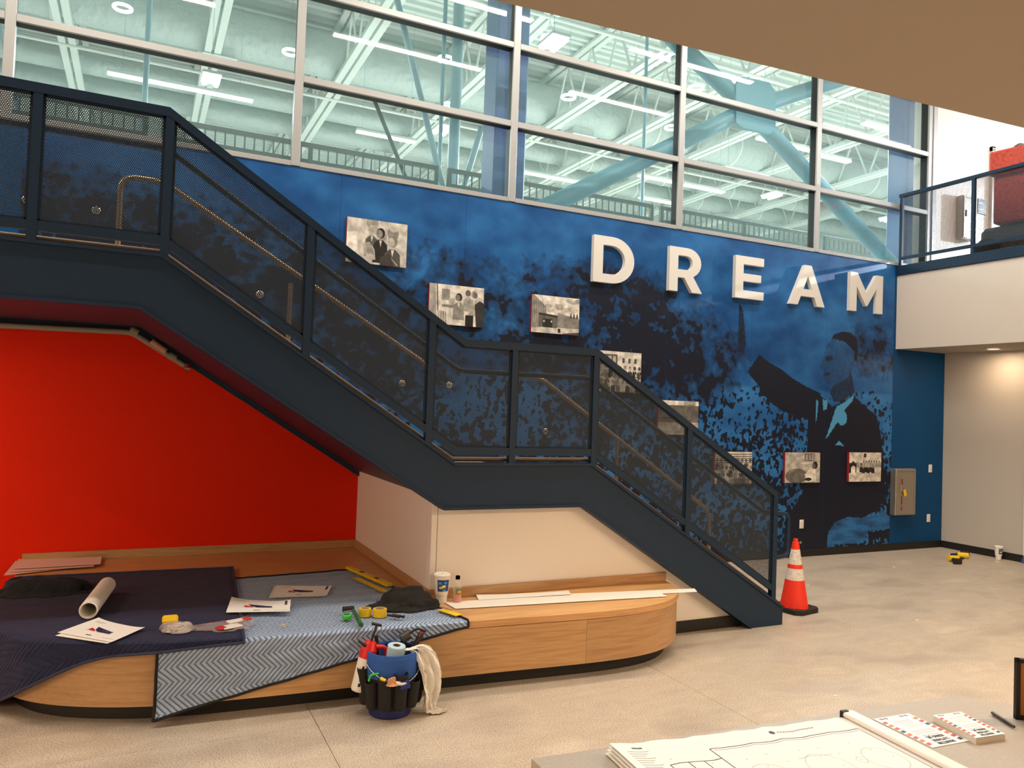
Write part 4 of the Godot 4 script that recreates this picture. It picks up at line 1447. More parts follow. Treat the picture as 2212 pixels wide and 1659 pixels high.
	for e in [[985, 200, 0.085, "round pale blue steel pipe column behind the track guard"], [960, 200, 0.032, "thin pale blue standpipe beside the round pipe column"], [318, 100, 0.035, "thin pale blue standpipe behind the upper stair landing"], [1418, 130, 0.03, "thin pale blue standpipe behind the window left of the brace"]]:
		var q := at_z(zc, e[0], e[1])
		var t := thing("pipe_column", e[3].replace("left of the brace", "before the teal brace"), "column", Vector3(q.x, 4.17, zc - 0.1 * i2))
		var b := MB.new()
		b.tube([Vector3(0, -0.2, 0), Vector3(0, 6.7, 0)], e[2], 16)
		part(t, "shaft", b, M.gym_pipe)
		var f := MB.new()
		f.lathe([Vector2(0, 6.66), Vector2(e[2] * 1.6, 6.66), Vector2(e[2] * 1.6, 6.72), Vector2(0, 6.72)], 16)
		part(t, "collar", f, M.gym_pipe)
		i2 += 1
	i2 = 0
	for e in [[858, 0, 943, 350], [1036, 290, 1003, 400], [812, 225, 884, 402], [0, 60, 16, 130]]:
		var a := at_z(-2.59, e[0], e[1])
		var b0 := at_z(-2.59, e[2], e[3])
		var d := (a - b0).normalized()
		var t := thing("brace_rod", ["long pale blue diagonal brace rod ahead of the round pipe column", "short pale blue diagonal brace rod beside the blue column", "dark grey diagonal brace rod over the track guard", "pale blue brace rod behind the window over the landing"][i2], "brace")
		var b := MB.new()
		b0 += d * ((4.185 - b0.y) / d.y)
		b.tube([b0, a + d * (2.5 if i2 == 0 else 0.1)], [0.045, 0.045, 0.028, 0.03][i2], 10)
		part(t, "rod", b, M.picket if i2 == 2 else M.gym_pipe)
		var f := MB.new()
		f.box(b0 - Vector3(0, 0.01, 0), Vector3(0.16, 0.04, 0.12), Basis(), 0.004)
		part(t, "end_plate", f, M.gym_pipe)
		i2 += 1
	# glowing rings added in the gym for lamps mirrored in the window glass
	var ring: Node3D
	for e in [[265, 17], [628, 113], [962, 128], [970, 227], [1228, 210], [1450, 276], [1187, 83], [1504, 190]]:
		var c := at_y(8.3, e[0], e[1])
		if ring == null:
			ring = thing("reflection_ring", "glowing white ring added in the gym for a lamp mirrored in the window glass", "lamp", c, "rings added in the gym for mirrored lamps")
			var b := MB.new()
			var pr := []
			for j in 13: pr.append(Vector2(0.135 + 0.028 * cos(TAU * j / 12), 0.028 * sin(TAU * j / 12)))
			b.lathe(pr, 28)
			part(ring, "glow_ring", b, M.lamp_cool)
			for s in 3:
				var w := MB.new()
				w.tube([Vector3(0.135 * cos(s * 2.1), 0.02, 0.135 * sin(s * 2.1)), Vector3(0, 0.3, 0)], 0.003, 5)
				part(ring, "bridle", w, M.gym_pipe)
		var me := ring if ring.position == c else copy(ring, c)
		var cw := MB.new()
		cw.tube([Vector3(0, 0.3, 0), Vector3(0, hang_from(c), 0)], 0.003, 5)
		part(me, "cable", cw, M.gym_pipe)
	# linear lamps added for lobby pendants mirrored in the glass, each with its light
	var lin: Node3D
	var spots := []
	for e in [[230, 152, 545, 225], [772, 281, 895, 312], [1115, 366, 1260, 401], [1642, 296, 1750, 330], [1868, 265, 1952, 293], [1565, 362, 1655, 384], [1478, 398, 1560, 418], [1385, 379, 1455, 396], [1385, 428, 1452, 440], [1775, 336, 1815, 348]]:
		spots.append([at_y(7.9, e[0], e[1]), at_y(7.9, e[2], e[3])])
	for p in [Vector3(-9, 8.2, -6), Vector3(-9, 8.2, -16), Vector3(-2, 8.2, -20), Vector3(18, 8.2, -6), Vector3(20, 8.2, -18)]: spots.append([p, p + Vector3(2.4, 0, 0)])  # further unseen lamps added to light the gym
	for e in spots:
		var a: Vector3 = e[0]
		var b: Vector3 = e[1]
		if a.z < -30 or a.x > 28: continue
		var mid := (a + b) / 2
		var ln := clampf(absf(b.x - a.x), 1.2, 3.0)
		var t := thing("added_gym_lamp", "long glowing linear lamp added in the gym, like those mirrored in the window glass", "lamp", mid, "linear lamps added in the gym")
		var q := MB.new()
		q.box(Vector3(0, 0.05, 0), Vector3(ln, 0.06, 0.14), Basis(), 0.006)
		part(t, "housing", q, M.joist)
		var l := MB.new()
		l.box(Vector3(0, 0.005, 0), Vector3(ln - 0.02, 0.03, 0.15), Basis(), 0.006)
		part(t, "lens", l, M.lamp_cool)
		for s in [-1, 1]:
			var w := MB.new()
			w.tube([Vector3(s * ln * 0.4, 0.08, 0), Vector3(s * ln * 0.4, hang_from(mid), 0)], 0.004, 5)
			part(t, "cable", w, M.gym_pipe)
		area("added_gym_light", mid + Vector3(0, -0.03, 0), DOWN, Vector2(ln, 0.15), COOL, E_GYM)
	var hb: Node3D
	for e in [[456, 174], [1196, 96], [956, 282], [1668, 424], [1922, 474]]:
		var c := at_y(7.8, e[0], e[1])
		if c.z < -31: c.z = -30
		if hb == null:
			hb = thing("high_bay_lamp", "bright twin-tube high bay lamp hanging in the gym", "lamp", c, "twin high bay lamps in the gym")
			for s in [-1, 1]:
				var b := MB.new()
				b.box(Vector3(s * 0.1, 0, 0), Vector3(0.09, 0.06, 0.5), Basis(), 0.02)
				part(hb, "tube", b, glow(Color(1, 1, 1), 8.0))
			var q := MB.new()
			q.box(Vector3(0, 0.06, 0), Vector3(0.34, 0.05, 0.55), Basis(), 0.01)
			part(hb, "housing", q, M.joist)
		var me := hb if hb.position == c else copy(hb, c)
		var cw := MB.new()
		cw.tube([Vector3(0, 0.08, 0), Vector3(0, hang_from(c), 0)], 0.004, 5)
		part(me, "cable", cw, M.gym_pipe)
	# far pilasters
	var pi: Node3D
	for x in [-10.0, -3.0, 4.0, 11.0, 18.0, 25.0]:
		if pi == null:
			pi = thing("far_column", "pale blue steel column against the far gym wall", "column", Vector3(x, 0, -31.7), "columns along the far gym wall")
			var b := MB.new()
			b.box(Vector3(0, 5.0, 0), Vector3(0.5, 10.0, 0.4), Basis(), 0.01)
			part(pi, "shaft", b, M.gym_pipe)
		else: copy(pi, Vector3(x, 0, -31.7))

# ---------------------------------------------------------------- things on the mural wall
func letter_poly(k: String) -> Array:   # outer outline and optional hole, letter height 1
	match k:
		"D":
			var o := [Vector2(0, 0)]
			var r := 0.5
			for i in 17: o.append(Vector2(0.44, 0.5) + Vector2(cos(-PI / 2 + PI * i / 16), sin(-PI / 2 + PI * i / 16)) * Vector2(0.52, 0.5))
			o.append(Vector2(0, 1))
			var h := [Vector2(0.22, 0.19)]
			for i in 13: h.append(Vector2(0.43, 0.5) + Vector2(cos(-PI / 2 + PI * i / 12), sin(-PI / 2 + PI * i / 12)) * Vector2(0.31, 0.31))
			h.append(Vector2(0.22, 0.81))
			return [o, h]
		"R":
			var o := [Vector2(0, 0), Vector2(0.22, 0), Vector2(0.22, 0.32), Vector2(0.39, 0.32), Vector2(0.60, 0), Vector2(0.86, 0), Vector2(0.62, 0.36)]
			for i in 11: o.append(Vector2(0.46, 0.665) + Vector2(cos(-PI / 3 + (PI / 2 + PI / 3) * i / 10), sin(-PI / 3 + (PI / 2 + PI / 3) * i / 10)) * Vector2(0.36, 0.335))
			o.append(Vector2(0, 1))
			var h := [Vector2(0.22, 0.5)]
			for i in 9: h.append(Vector2(0.45, 0.66) + Vector2(cos(-PI / 2 + PI * i / 8), sin(-PI / 2 + PI * i / 8)) * Vector2(0.15, 0.16))
			h.append(Vector2(0.22, 0.82))
			return [o, h]
		"E": return [[Vector2(0, 0), Vector2(0.80, 0), Vector2(0.80, 0.19), Vector2(0.22, 0.19), Vector2(0.22, 0.41), Vector2(0.72, 0.41), Vector2(0.72, 0.59), Vector2(0.22, 0.59), Vector2(0.22, 0.81), Vector2(0.79, 0.81), Vector2(0.79, 1), Vector2(0, 1)], []]
		"A": return [[Vector2(0, 0), Vector2(0.24, 0), Vector2(0.335, 0.22), Vector2(0.755, 0.22), Vector2(0.85, 0), Vector2(1.09, 0), Vector2(0.65, 1), Vector2(0.44, 1)], [Vector2(0.41, 0.40), Vector2(0.68, 0.40), Vector2(0.545, 0.735)]]
	return [[Vector2(0, 0), Vector2(0.215, 0), Vector2(0.215, 0.64), Vector2(0.53, 0.16), Vector2(0.575, 0.16), Vector2(0.885, 0.64), Vector2(0.885, 0), Vector2(1.1, 0), Vector2(1.1, 1), Vector2(0.87, 1), Vector2(0.55, 0.49), Vector2(0.23, 1), Vector2(0, 1)], []]
func wall_things() -> void:
	# raised letters
	for e in [["D", 4.717, 3.41, 0.6], ["R", 5.817, 3.413, 0.6], ["E", 6.872, 3.425, 0.61], ["A", 7.83, 3.432, 0.595], ["M", 8.973, 3.438, 0.605]]:
		var lp := letter_poly(e[0])
		var hgt := 0.552
		var poly := PackedVector2Array()
		for q in lp[0]: poly.append(q * Vector2(e[3], hgt))
		var hole := PackedVector2Array()
		for q in lp[1]: hole.append(q * Vector2(e[3], hgt))
		var t := thing("wall_letter", "raised white capital letter %s on the blue mural" % e[0], "letter", Vector3(e[1], e[2], 0.003), "white letters across the mural")
		var b := MB.new()
		letter_mesh(b, poly, hole, 0.055)
		part(t, "letter_body", b, M.letter)
	# canvases with red sides
	var L := ["people clapping, mounted highest beside the stair", "a tour group, below the clapping picture", "a ribbed concrete building under clouds", "a class photograph above the stair landing panels", "a room with a striped flag, behind the lower flight", "a team group, low behind the bottom stair panel", "someone leaning over a table by a window", "an audience on folding chairs beside the extinguisher cabinet"]
	var rects := [[1.805, 3.31, 0.635, 0.455], [2.71, 2.755, 0.63, 0.43], [3.935, 2.755, 0.622, 0.428], [4.83, 2.125, 0.62, 0.48], [5.73, 1.63, 0.615, 0.42], [6.635, 1.013, 0.617, 0.41], [7.835, 1.013, 0.647, 0.41], [9.05, 1.017, 0.652, 0.414]]
	for k in 8:
		var r = rects[k]
		var t := thing("canvas_print", "black and white canvas print of " + L[k], "picture", Vector3(r[0], r[1], 0.003), "canvas prints on the mural")
		var b := MB.new()
		b.box(Vector3(r[2] / 2, r[3] / 2, 0.019), Vector3(r[2], r[3], 0.036))
		part(t, "stretcher", b, paint(rgb(150, 22, 26), 0.6), "red canvas edge")
		var f := MB.new()
		f.prism(PackedVector2Array([Vector2(0, 0), Vector2(r[2], 0), Vector2(r[2], r[3]), Vector2(0, r[3])]), 0.0375, 0.039, Transform3D(), true, Vector2.ZERO, Vector2(r[2], r[3]))
		part(t, "printed_face", f, print_mat(picture(k), 0.45))
	# extinguisher cabinet with its tag
	var c := cabinet(Vector3(10.165, 0.863, 0.0), 0.43, 0.68, 0.1, "stainless fire extinguisher cabinet on the blue wall with a yellow tag")
	var tg := MB.new()
	tg.box(Vector3(-0.04, -0.01, 0.118), Vector3(0.055, 0.1, 0.003), Basis(Vector3.BACK, 0.25), 0.001)
	part(c, "tag", tg, M.yellow, "yellow paper tag")
	for k in 4:
		var ln := MB.new()
		ln.box(Vector3(-0.09, [0.14, 0.08, -0.12, -0.24][k], 0.105), Vector3(0.022, [0.1, 0.06, 0.12, 0.05][k], 0.002))
		part(c, "lettering", ln, paint(rgb(140, 28, 34), 0.5), "red vertical lettering")
	for e in [[2009, 1012, "switch_plate", "white light switch plate on the plain blue wall", "switch"], [2005, 1119, "outlet_plate", "white outlet plate low on the plain blue wall", "outlet"], [1731, 1132, "outlet_plate", "white outlet plate on the mural beyond the stair foot", "outlet"]]:
		var q := at_z(0.004, e[0], e[1])
		var t := thing(e[2], e[3], e[4], q)
		var b := MB.new()
		b.box(Vector3(0, 0, 0.004), Vector3(0.076, 0.118, 0.008), Basis(), 0.003)
		part(t, "plate", b, M.plastic_white)
		var d := MB.new()
		d.box(Vector3(0, 0, 0.009), Vector3(0.034, 0.068, 0.006), Basis(), 0.002)
		part(t, "insert", d, M.letter)
	var fl := at_z(0.004, 1729, 1172)
	var s := thing("cover_disc", "tiny grey round cover on the mural under the outlet", "cover", fl)
	var ds := MB.new()
	ds.lathe([Vector2(0, 0), Vector2(0.02, 0), Vector2(0.018, 0.005), Vector2(0, 0.006)], 14, Transform3D(Basis(Vector3.RIGHT, PI / 2), Vector3.ZERO))
	part(s, "disc", ds, M.chrome)
func letter_mesh(mb: MB, poly: PackedVector2Array, hole: PackedVector2Array, depth: float) -> void:
	if hole.size() == 0:
		mb.prism(poly, 0.0, depth)
		return
	# side walls of the outline and of the hole, and faces through a keyhole
	mb.prism(poly, 0.0, depth, Transform3D(), false)
	var inner := MB.new()
	inner.prism(hole, 0.0, depth, Transform3D(), false)
	for k in range(0, inner.v.size(), 3):
		mb.v.append(inner.v[k]); mb.v.append(inner.v[k + 2]); mb.v.append(inner.v[k + 1])
		mb.n.append(-inner.n[k]); mb.n.append(-inner.n[k + 2]); mb.n.append(-inner.n[k + 1])
		for j in 3: mb.t.append(Vector2.ZERO)
	var best := [1e9, 0, 0]
	for i in poly.size():
		for j in hole.size():
			var d := poly[i].distance_to(hole[j])
			if d < best[0]: best = [d, i, j]
	var key := PackedVector2Array()
	var o := poly.duplicate()
	if Geometry2D.is_polygon_clockwise(o): o.reverse(); best[1] = poly.size() - 1 - best[1]
	var h := hole.duplicate()
	if not Geometry2D.is_polygon_clockwise(h): h.reverse(); best[2] = hole.size() - 1 - best[2]
	for i in o.size() + 1: key.append(o[(best[1] + i) % o.size()])
	for j in h.size() + 1: key.append(h[(best[2] + j) % h.size()])
	key[o.size()] += (o[(best[1] + 1) % o.size()] - o[best[1]]).normalized() * -0.00002
	var idx := Geometry2D.triangulate_polygon(key)
	if idx.size() == 0: print("letter triangulation failed")
	for k in range(0, idx.size(), 3):
		var a := key[idx[k]]
		var b := key[idx[k + 1]]
		var d := key[idx[k + 2]]
		if (b - a).cross(d - a) < 0:
			var sw := b
			b = d
			d = sw
		mb.flat(Vector3(a.x, a.y, depth), Vector3(b.x, b.y, depth), Vector3(d.x, d.y, depth))
		mb.flat(Vector3(a.x, a.y, 0), Vector3(d.x, d.y, 0), Vector3(b.x, b.y, 0))

# ---------------------------------------------------------------- wooden bench and its blankets
const BT := 0.46
var outline := []      # x, z along the top edge, from the end behind at the red wall round the front to the white wall
var run_at := []
func bench_outline() -> void:
	var key := [Vector2(-0.80, 0.22), Vector2(-0.80, 1.2), Vector2(-0.79, 1.8), Vector2(-0.72, 2.18), Vector2(-0.54, 2.5), Vector2(-0.24, 2.72), Vector2(0.2, 2.87), Vector2(0.8, 2.93), Vector2(1.4, 2.96), Vector2(2.05, 3.0), Vector2(2.6, 3.04), Vector2(3.04, 3.065), Vector2(3.4, 3.05), Vector2(3.68, 2.97), Vector2(3.9, 2.82), Vector2(4.06, 2.62), Vector2(4.12, 2.385)]
	for i in key.size() - 1:
		var p0: Vector2 = key[maxi(i - 1, 0)]
		var p3: Vector2 = key[mini(i + 2, key.size() - 1)]
		for k in 6: outline.append(key[i].cubic_interpolate(key[i + 1], p0, p3, k / 6.0))
	outline.append(key[-1])
	var s := 0.0
	for i in outline.size():
		if i: s += outline[i].distance_to(outline[i - 1])
		run_at.append(s)
func on_outline(s: float) -> Array:   # point, outward normal
	var i := 0
	while i < run_at.size() - 2 and run_at[i + 1] < s: i += 1
	var f: float = clampf((s - run_at[i]) / (run_at[i + 1] - run_at[i]), 0, 1)
	var a: Vector2 = outline[maxi(i - 1, 0)]
	var b: Vector2 = outline[mini(i + 2, outline.size() - 1)]
	var d := (b - a).normalized()
	return [outline[i].lerp(outline[i + 1], f), Vector2(-d.y, d.x)]
func s_at_x(x: float) -> float:
	for i in range(18, outline.size()):
		if outline[i].x >= x: return run_at[i - 1] + (run_at[i] - run_at[i - 1]) * (x - outline[i - 1].x) / maxf(outline[i].x - outline[i - 1].x, 1e-5)
	return run_at[-1]
func edge_strip(s0: float, s1: float, inset: float, thick: float, y0: float, y1: float) -> MB:
	var n := maxi(2, int((s1 - s0) / 0.06))
	var a := PackedVector2Array()
	var b := []
	for k in n + 1:
		var q := on_outline(lerpf(s0, s1, float(k) / n))
		var o: Vector2 = q[0] - q[1] * inset
		var i: Vector2 = q[0] - q[1] * (inset + thick)
		a.append(Vector2(o.x, -o.y))
		b.append(Vector2(i.x, -i.y))
	for k in range(n, -1, -1): a.append(b[k])
	var mb := MB.new()
	mb.prism(a, y0, y1, YUP)
	return mb
func bench() -> void:
	bench_outline()
	var t := thing("platform_bench", "long curved oak platform bench with black toe kick under the stair", "bench")
	var top := PackedVector2Array()
	for q in outline: top.append(Vector2(q.x, -q.y))
	top.append(Vector2(1.975, -2.385))
	top.append(Vector2(1.975, -0.225))
	var m := MB.new()
	m.prism(top, BT - 0.045, BT, YUP)
	part(t, "seat_top", m, M.oak[2])
	var cuts := [0.0, s_at_x(-0.75), s_at_x(0.24), s_at_x(1.55), s_at_x(2.93), run_at[-1]]
	cuts[1] = 1.75
	for i in cuts.size() - 1:
		part(t, "front_panel", edge_strip(cuts[i] + 0.001, cuts[i + 1] - 0.001, 0.012, 0.02, 0.1, BT - 0.052), M.oak[[0, 3, 0, 1, 3][i]])
	part(t, "toe_kick", edge_strip(0.0, run_at[-1], 0.1, 0.02, 0.0, 0.1), M.black, "black recessed toe kick")
	for e in [[Vector3(1.975, BT, 2.372), Vector3(4.12, BT + 0.075, 2.388)], [Vector3(1.962, BT, 0.23), Vector3(1.978, BT + 0.075, 2.372)], [Vector3(-0.82, BT, 0.222), Vector3(1.962, BT + 0.075, 0.238)]]:
		var b := MB.new()
		b.box((e[0] + e[1]) / 2, e[1] - e[0], Basis(), 0.002)
		part(t, "backsplash", b, M.oak[3])
	# the grey-blue quilted blanket lies under the navy one
	var blue := thing("moving_blanket", "light blue quilted moving blanket with black binding hanging over the bench front", "blanket")
	var n2 := noise(1.6, 4, 3)
	drape(blue, s_at_x(0.16), s_at_x(2.03), func(f): return Vector2(lerpf(0.55, 1.70, f), lerpf(1.36, 1.27, f)), func(f): return lerpf(0.43, 0.035, pow(f, 0.93)), 0.006, M.blanket, M.binding, Vector2(1 / 0.125, 1 / 0.17), n2, 0.008, 1.0)
	var navy := thing("moving_blanket", "dark navy moving blanket draped over the bench end down to the floor", "blanket")
	drape(navy, 0.75, s_at_x(0.62), func(f): return Vector2(lerpf(-0.74, 0.755, clampf((f - 0.18) / 0.82, 0, 1)), lerpf(0.9, 0.97, f)), func(f): return (0.452 if f < 0.42 else lerpf(0.452, 0.07, smoothstep(0.42, 0.78, f)) if f < 0.78 else lerpf(0.07, 0.03, (f - 0.78) / 0.22)), 0.018, M.navy, paint(rgb(44, 48, 78), 0.8), Vector2(1 / 0.16, 1 / 0.2), n2, 0.03, 0.4)
func drape(t: Node3D, s0: float, s1: float, back: Callable, hang: Callable, lift: float, m: Material, edge: Material, uvs: Vector2, n: FastNoiseLite, wave: float, flare: float) -> void:
	var C := 90
	var R1 := 40
	var R2 := 26
	var g := []
	var ug := []
	for r in R1 + R2 + 1:
		g.append([])
		ug.append([])
	for c in C + 1:
		var f := float(c) / C
		var q := on_outline(lerpf(s0, s1, f))
		var P: Vector2 = q[0]
		var N: Vector2 = q[1]
		var B: Vector2 = back.call(f)
		var h: float = hang.call(f)
		for r in R1 + R2 + 1:
			var v: Vector3
			if r <= R1:
				var e := B.lerp(P, float(r) / R1)
				v = Vector3(e.x, BT + lift + 0.006 * absf(n.get_noise_2d(e.x * 2, e.y * 2)), e.y)
				if r == R1: v += Vector3(N.x, 0, N.y) * 0.006
			else:
				var d := h * (r - R1) / R2
				var out := 0.012 + lift + wave * (0.5 + 0.5 * sin(lerpf(s0, s1, f) * 11.0 + 2.0 * n.get_noise_1d(f * 3))) * clampf(d / 0.3, 0, 1) + 0.01 * n.get_noise_2d(f * 6, d * 5)
				out += 0.035 * clampf((d - 0.36) / 0.1, 0, 1)
				v = Vector3(P.x + N.x * out, maxf(BT + lift - 0.004 - d, 0.004), P.y + N.y * out)
			g[r].append(v)
			var top_len := B.distance_to(P)
			ug[r].append(Vector2(v.x if r <= R1 else lerpf(s0, s1, f) - s0 + on_outline(s0)[0].x, top_len * r / R1 if r <= R1 else top_len + h * (r - R1) / R2) * uvs)
	for c in C + 1:   # the hanging part goes on from the x of its top edge
		for r in range(R1 + 1, R1 + R2 + 1): ug[r][c].x = ug[R1][c].x + 0.0
	var mb := MB.new()
	mb.sheet(g, 0.005, Vector2.ONE, ug)
	var cover := part(t, "quilt", mb, m)
	var bd := MB.new()
	var last: Array = []
	for c in C + 1: last.append(g[R1 + R2][c] + Vector3(0, 0.006, 0))
	bd.tube(last, 0.009, 6)
	for c in [0, C]:
		var side := []
		for r in R1 + R2 + 1: side.append(g[r][c] + Vector3(0, 0.004, 0))
		bd.tube(side, 0.009, 6)
	bd.tube(g[0].map(func(p): return p + Vector3(0, 0.004, 0)), 0.008, 6)
	part(t, "edge_binding", bd, edge)
func heap(mb: MB, c: Vector3, rx: float, rz: float, h: float, sd: int, amp: float, turn := 0.0) -> void:
	# bunched cloth: overlapping rounded folds inside an uneven outline
	var n := noise(0.8, sd, 2)
	var rng := RandomNumberGenerator.new()
	rng.seed = sd
	var ridge := []
	for k in 9:
		var a := rng.randf() * TAU
		var q := Vector2(cos(a), sin(a)) * rng.randf() * 0.62
		var d := Vector2.from_angle(rng.randf_range(-0.7, 0.7) + turn) * rng.randf_range(0.25, 0.55)
		ridge.append([q - d, q + d, rng.randf_range(0.16, 0.3), rng.randf_range(0.55, 1.0)])
	var R := 30
	var C := 64
	var g := []
	for r in R + 1:
		var row := []
		var f := 1.0 - float(r) / R
		for k in C + 1:
			var a := TAU * k / C
			var e := 1.0 + 0.25 * n.get_noise_2d(cos(a) * 1.8 + 5, sin(a) * 1.8)
			var p := Vector2(cos(a), sin(a)) * f * e
			var y := h * 0.35 * (1 - f * f)
			for w in ridge:
				var cl := Geometry2D.get_closest_point_to_segment(p, w[0], w[1])
				var d: float = p.distance_to(cl) / w[2]
				if d < 1.0:
					var top: float = h * w[3] * sqrt(1.0 - d * d)
					var m := maxf(h * 0.12 - absf(y - top), 0.0) / (h * 0.12)
					y = maxf(y, top) + m * m * h * 0.03
			y = minf(y, h * 1.1 * sqrt(maxf(0.0, 1.0 - pow(f, 5)))) + amp * 0.25 * n.get_noise_2d(p.x * 4 + 7, p.y * 4)
			row.append(c + Vector3(p.x * rx, maxf(y, 0.002), p.y * rz))
		g.append(row)
	mb.sheet(g)

# ---------------------------------------------------------------- loose things on the bench
func flat_sheet(t: Node3D, called: String, px: Array, y: float, m: Material, curl := 0.0) -> void:
	# corners in order: far left, far right, near right, near left
	var p := []
	for k in range(0, 8, 2): p.append(at_y(y, px[k], px[k + 1]))
	var g := []
	for r in 9:
		var row := []
		for c in 13:
			var a: Vector3 = p[0].lerp(p[1], c / 12.0)
			var b: Vector3 = p[3].lerp(p[2], c / 12.0)
			var v := a.lerp(b, r / 8.0)
			var u := c / 12.0
			var w := r / 8.0
			v.y += curl * (pow(absf(u - 0.5) * 2, 3) * (1 - w) + 0.25 * pow(w, 4) * u)
			row.append(v)
		g.append(row)
	var mb := MB.new()
	mb.sheet(g, 0.0006)
	part(t, called, mb, m)
func bench_things() -> void:
	var yt := BT + 0.026
	# packing foam sheets at the back
	var fo := thing("foam_sheet", "thin pinkish packing foam sheets lying along the red wall", "foam sheet")
	flat_sheet(fo, "layer", [34, 1212, 160, 1207, 156, 1227, 8, 1243], BT + 0.012, M.foam, 0.004)
	flat_sheet(fo, "layer", [44, 1210, 206, 1205, 203, 1224, 20, 1236], BT + 0.018, M.foam, 0.006)
	flat_sheet(fo, "layer", [40, 1208, 220, 1203, 217, 1219, 28, 1229], BT + 0.026, M.foam, 0.004)
	# black cloth bunched on the navy blanket
	var c := at_y(yt, 100, 1285)
	var bc := thing("bunched_cloth", "black cloth bunched up on the navy blanket", "cloth", Vector3(c.x, yt - 0.006, c.z - 0.14))
	var m := MB.new()
	heap(m, Vector3.ZERO, 0.34, 0.2, 0.1, 12, 0.035, 0.3)
	part(bc, "cloth", m, M.cloth_navy)
	# paper roll
	var a := at_y(yt, 190, 1337)
	var b := at_y(yt, 231, 1280)
	var rl := thing("paper_roll", "white rolled paper tube lying on the navy blanket", "paper roll")
	var r := 0.054
	a.y += r
	b.y += r
	var tb := MB.new()
	tb.tube([a, b], r, 28, false)
	part(rl, "outer_layer", tb, M.paper)
	var d := (b - a).normalized()
	var ti := MB.new()
	ti.tube([a - d * 0.004, b + d * 0.004], r - 0.009, 28, false)
	part(rl, "inner_layer", ti, M.paper)
	var rim := MB.new()
	for e in [a, b]:
		var u := d.cross(Vector3.UP).normalized()
		var w := u.cross(d)
		for k in 28:
			var n0 := u * cos(TAU * k / 28) + w * sin(TAU * k / 28)
			var n1 := u * cos(TAU * (k + 1) / 28) + w * sin(TAU * (k + 1) / 28)
			rim.quad(e + n0 * (r - 0.009), e + n0 * r, e + n1 * r, e + n1 * (r - 0.009))
	part(rl, "edge", rim, M.paper)
	# printed sheets
	var s1 := thing("paper_sheets", "fanned white drawing sheets on the navy blanket by the paper roll", "paper")
	flat_sheet(s1, "sheet", [206, 1343, 300, 1364, 232, 1391, 119, 1373], yt, M.paper, 0.01)
	flat_sheet(s1, "sheet", [213, 1338, 313, 1359, 240, 1388, 124, 1366], yt + 0.004, print_mat(sheet_print(false)), 0.012)
	var s2 := thing("paper_sheets", "white drawing sheet straddling the navy and light blue blankets", "paper")
	flat_sheet(s2, "sheet", [500, 1294, 628, 1300, 626, 1322, 488, 1323], yt + 0.012, print_mat(sheet_print(true)), 0.016)
	var s3 := thing("paper_sheets", "stack of white drawing sheets farther back on the light blue blanket", "paper")
	for k in 3:
		var o := k * 3
		flat_sheet(s3, "sheet", [592 + o, 1267 - k, 711 + o, 1268 - k, 700 + o, 1288 - k, 580 + o, 1292 - k], BT + 0.016 + k * 0.003, M.paper if k < 2 else print_mat(sheet_print(true)), 0.003)
	# bagged hardware
	var hp := at_y(yt, 388, 1366)
	var hb := thing("hardware_bag", "clear bag of grey fixings with a yellow header lying on the navy blanket", "bag", Vector3(hp.x, yt, hp.z))
	var mb := MB.new()
	heap(mb, Vector3(0, 0, -0.06), 0.085, 0.075, 0.04, 31, 0.006)
	part(hb, "fixings", mb, tri_map(paint(rgb(170, 160, 150), 0.35, 0.3), Vector3.ONE))
	mb = MB.new()
	mb.box(Vector3(-0.05, 0.05, -0.12), Vector3(0.09, 0.05, 0.03), Basis(Vector3.RIGHT, -0.5), 0.01)
	part(hb, "header", mb, M.yellow, "yellow header")
	mb = MB.new()
	heap(mb, Vector3(0, 0, -0.06), 0.1, 0.09, 0.05, 33, 0.008)
	part(hb, "film", mb, M.clear)
	var zp := at_y(yt, 490, 1352)
	var zb := thing("zip_bag", "clear zip bag with red labels lying across both blankets", "bag", Vector3(zp.x, yt, zp.z))
	mb = MB.new()
	heap(mb, Vector3(0, 0, 0), 0.19, 0.12, 0.022, 36, 0.01, 0.2)
	part(zb, "film", mb, M.clear)
	for e in [[Vector3(0.02, 0.012, 0.06), Vector3(0.12, 0.008, 0.07), M.plastic_white], [Vector3(-0.04, 0.012, 0.075), Vector3(0.05, 0.01, 0.06), paint(rgb(200, 40, 44), 0.5)], [Vector3(0.07, 0.02, -0.03), Vector3(0.14, 0.012, 0.05), M.plastic_white], [Vector3(0.12, 0.03, -0.02), Vector3(0.04, 0.012, 0.05), paint(rgb(200, 60, 60), 0.5)]]:
		mb = MB.new()
		mb.box(e[0], e[1], Basis(Vector3.UP, 0.4), 0.003)
		part(zb, "packet", mb, e[2])
	# level and straight edge beside the side wall
	var l0 := at_y(BT + 0.014, 752, 1229)
	var l1 := at_y(BT + 0.014, 842, 1268)
	var lv := thing("spirit_level", "long yellow spirit level lying beside the white side wall", "level")
	mb = MB.new()
	mb.beam(l0 + Vector3(0, 0.014, 0), l1 + Vector3(0, 0.014, 0), 0.055, 0.022, Vector3.UP, 0.003)
	part(lv, "body", mb, M.yellow)
	for f in [0.35, 0.7]:
		mb = MB.new()
		var q := l0.lerp(l1, f) + Vector3(0, 0.0235, 0)
		mb.beam(q - (l1 - l0).normalized() * 0.035, q + (l1 - l0).normalized() * 0.035, 0.03, 0.004, Vector3.UP, 0.001)
		part(lv, "vial_window", mb, M.black)
	var ru := thing("framing_square", "yellow framing square with black markings lying near the black jacket", "square")
	var u0 := at_y(BT + 0.02, 780, 1246)
	var u1 := at_y(BT + 0.02, 846, 1276)
	mb = MB.new()
	mb.beam(u0 + Vector3(-0.05, 0, 0.02), u1 + Vector3(-0.05, 0, 0.02), 0.05, 0.004, Vector3.UP)
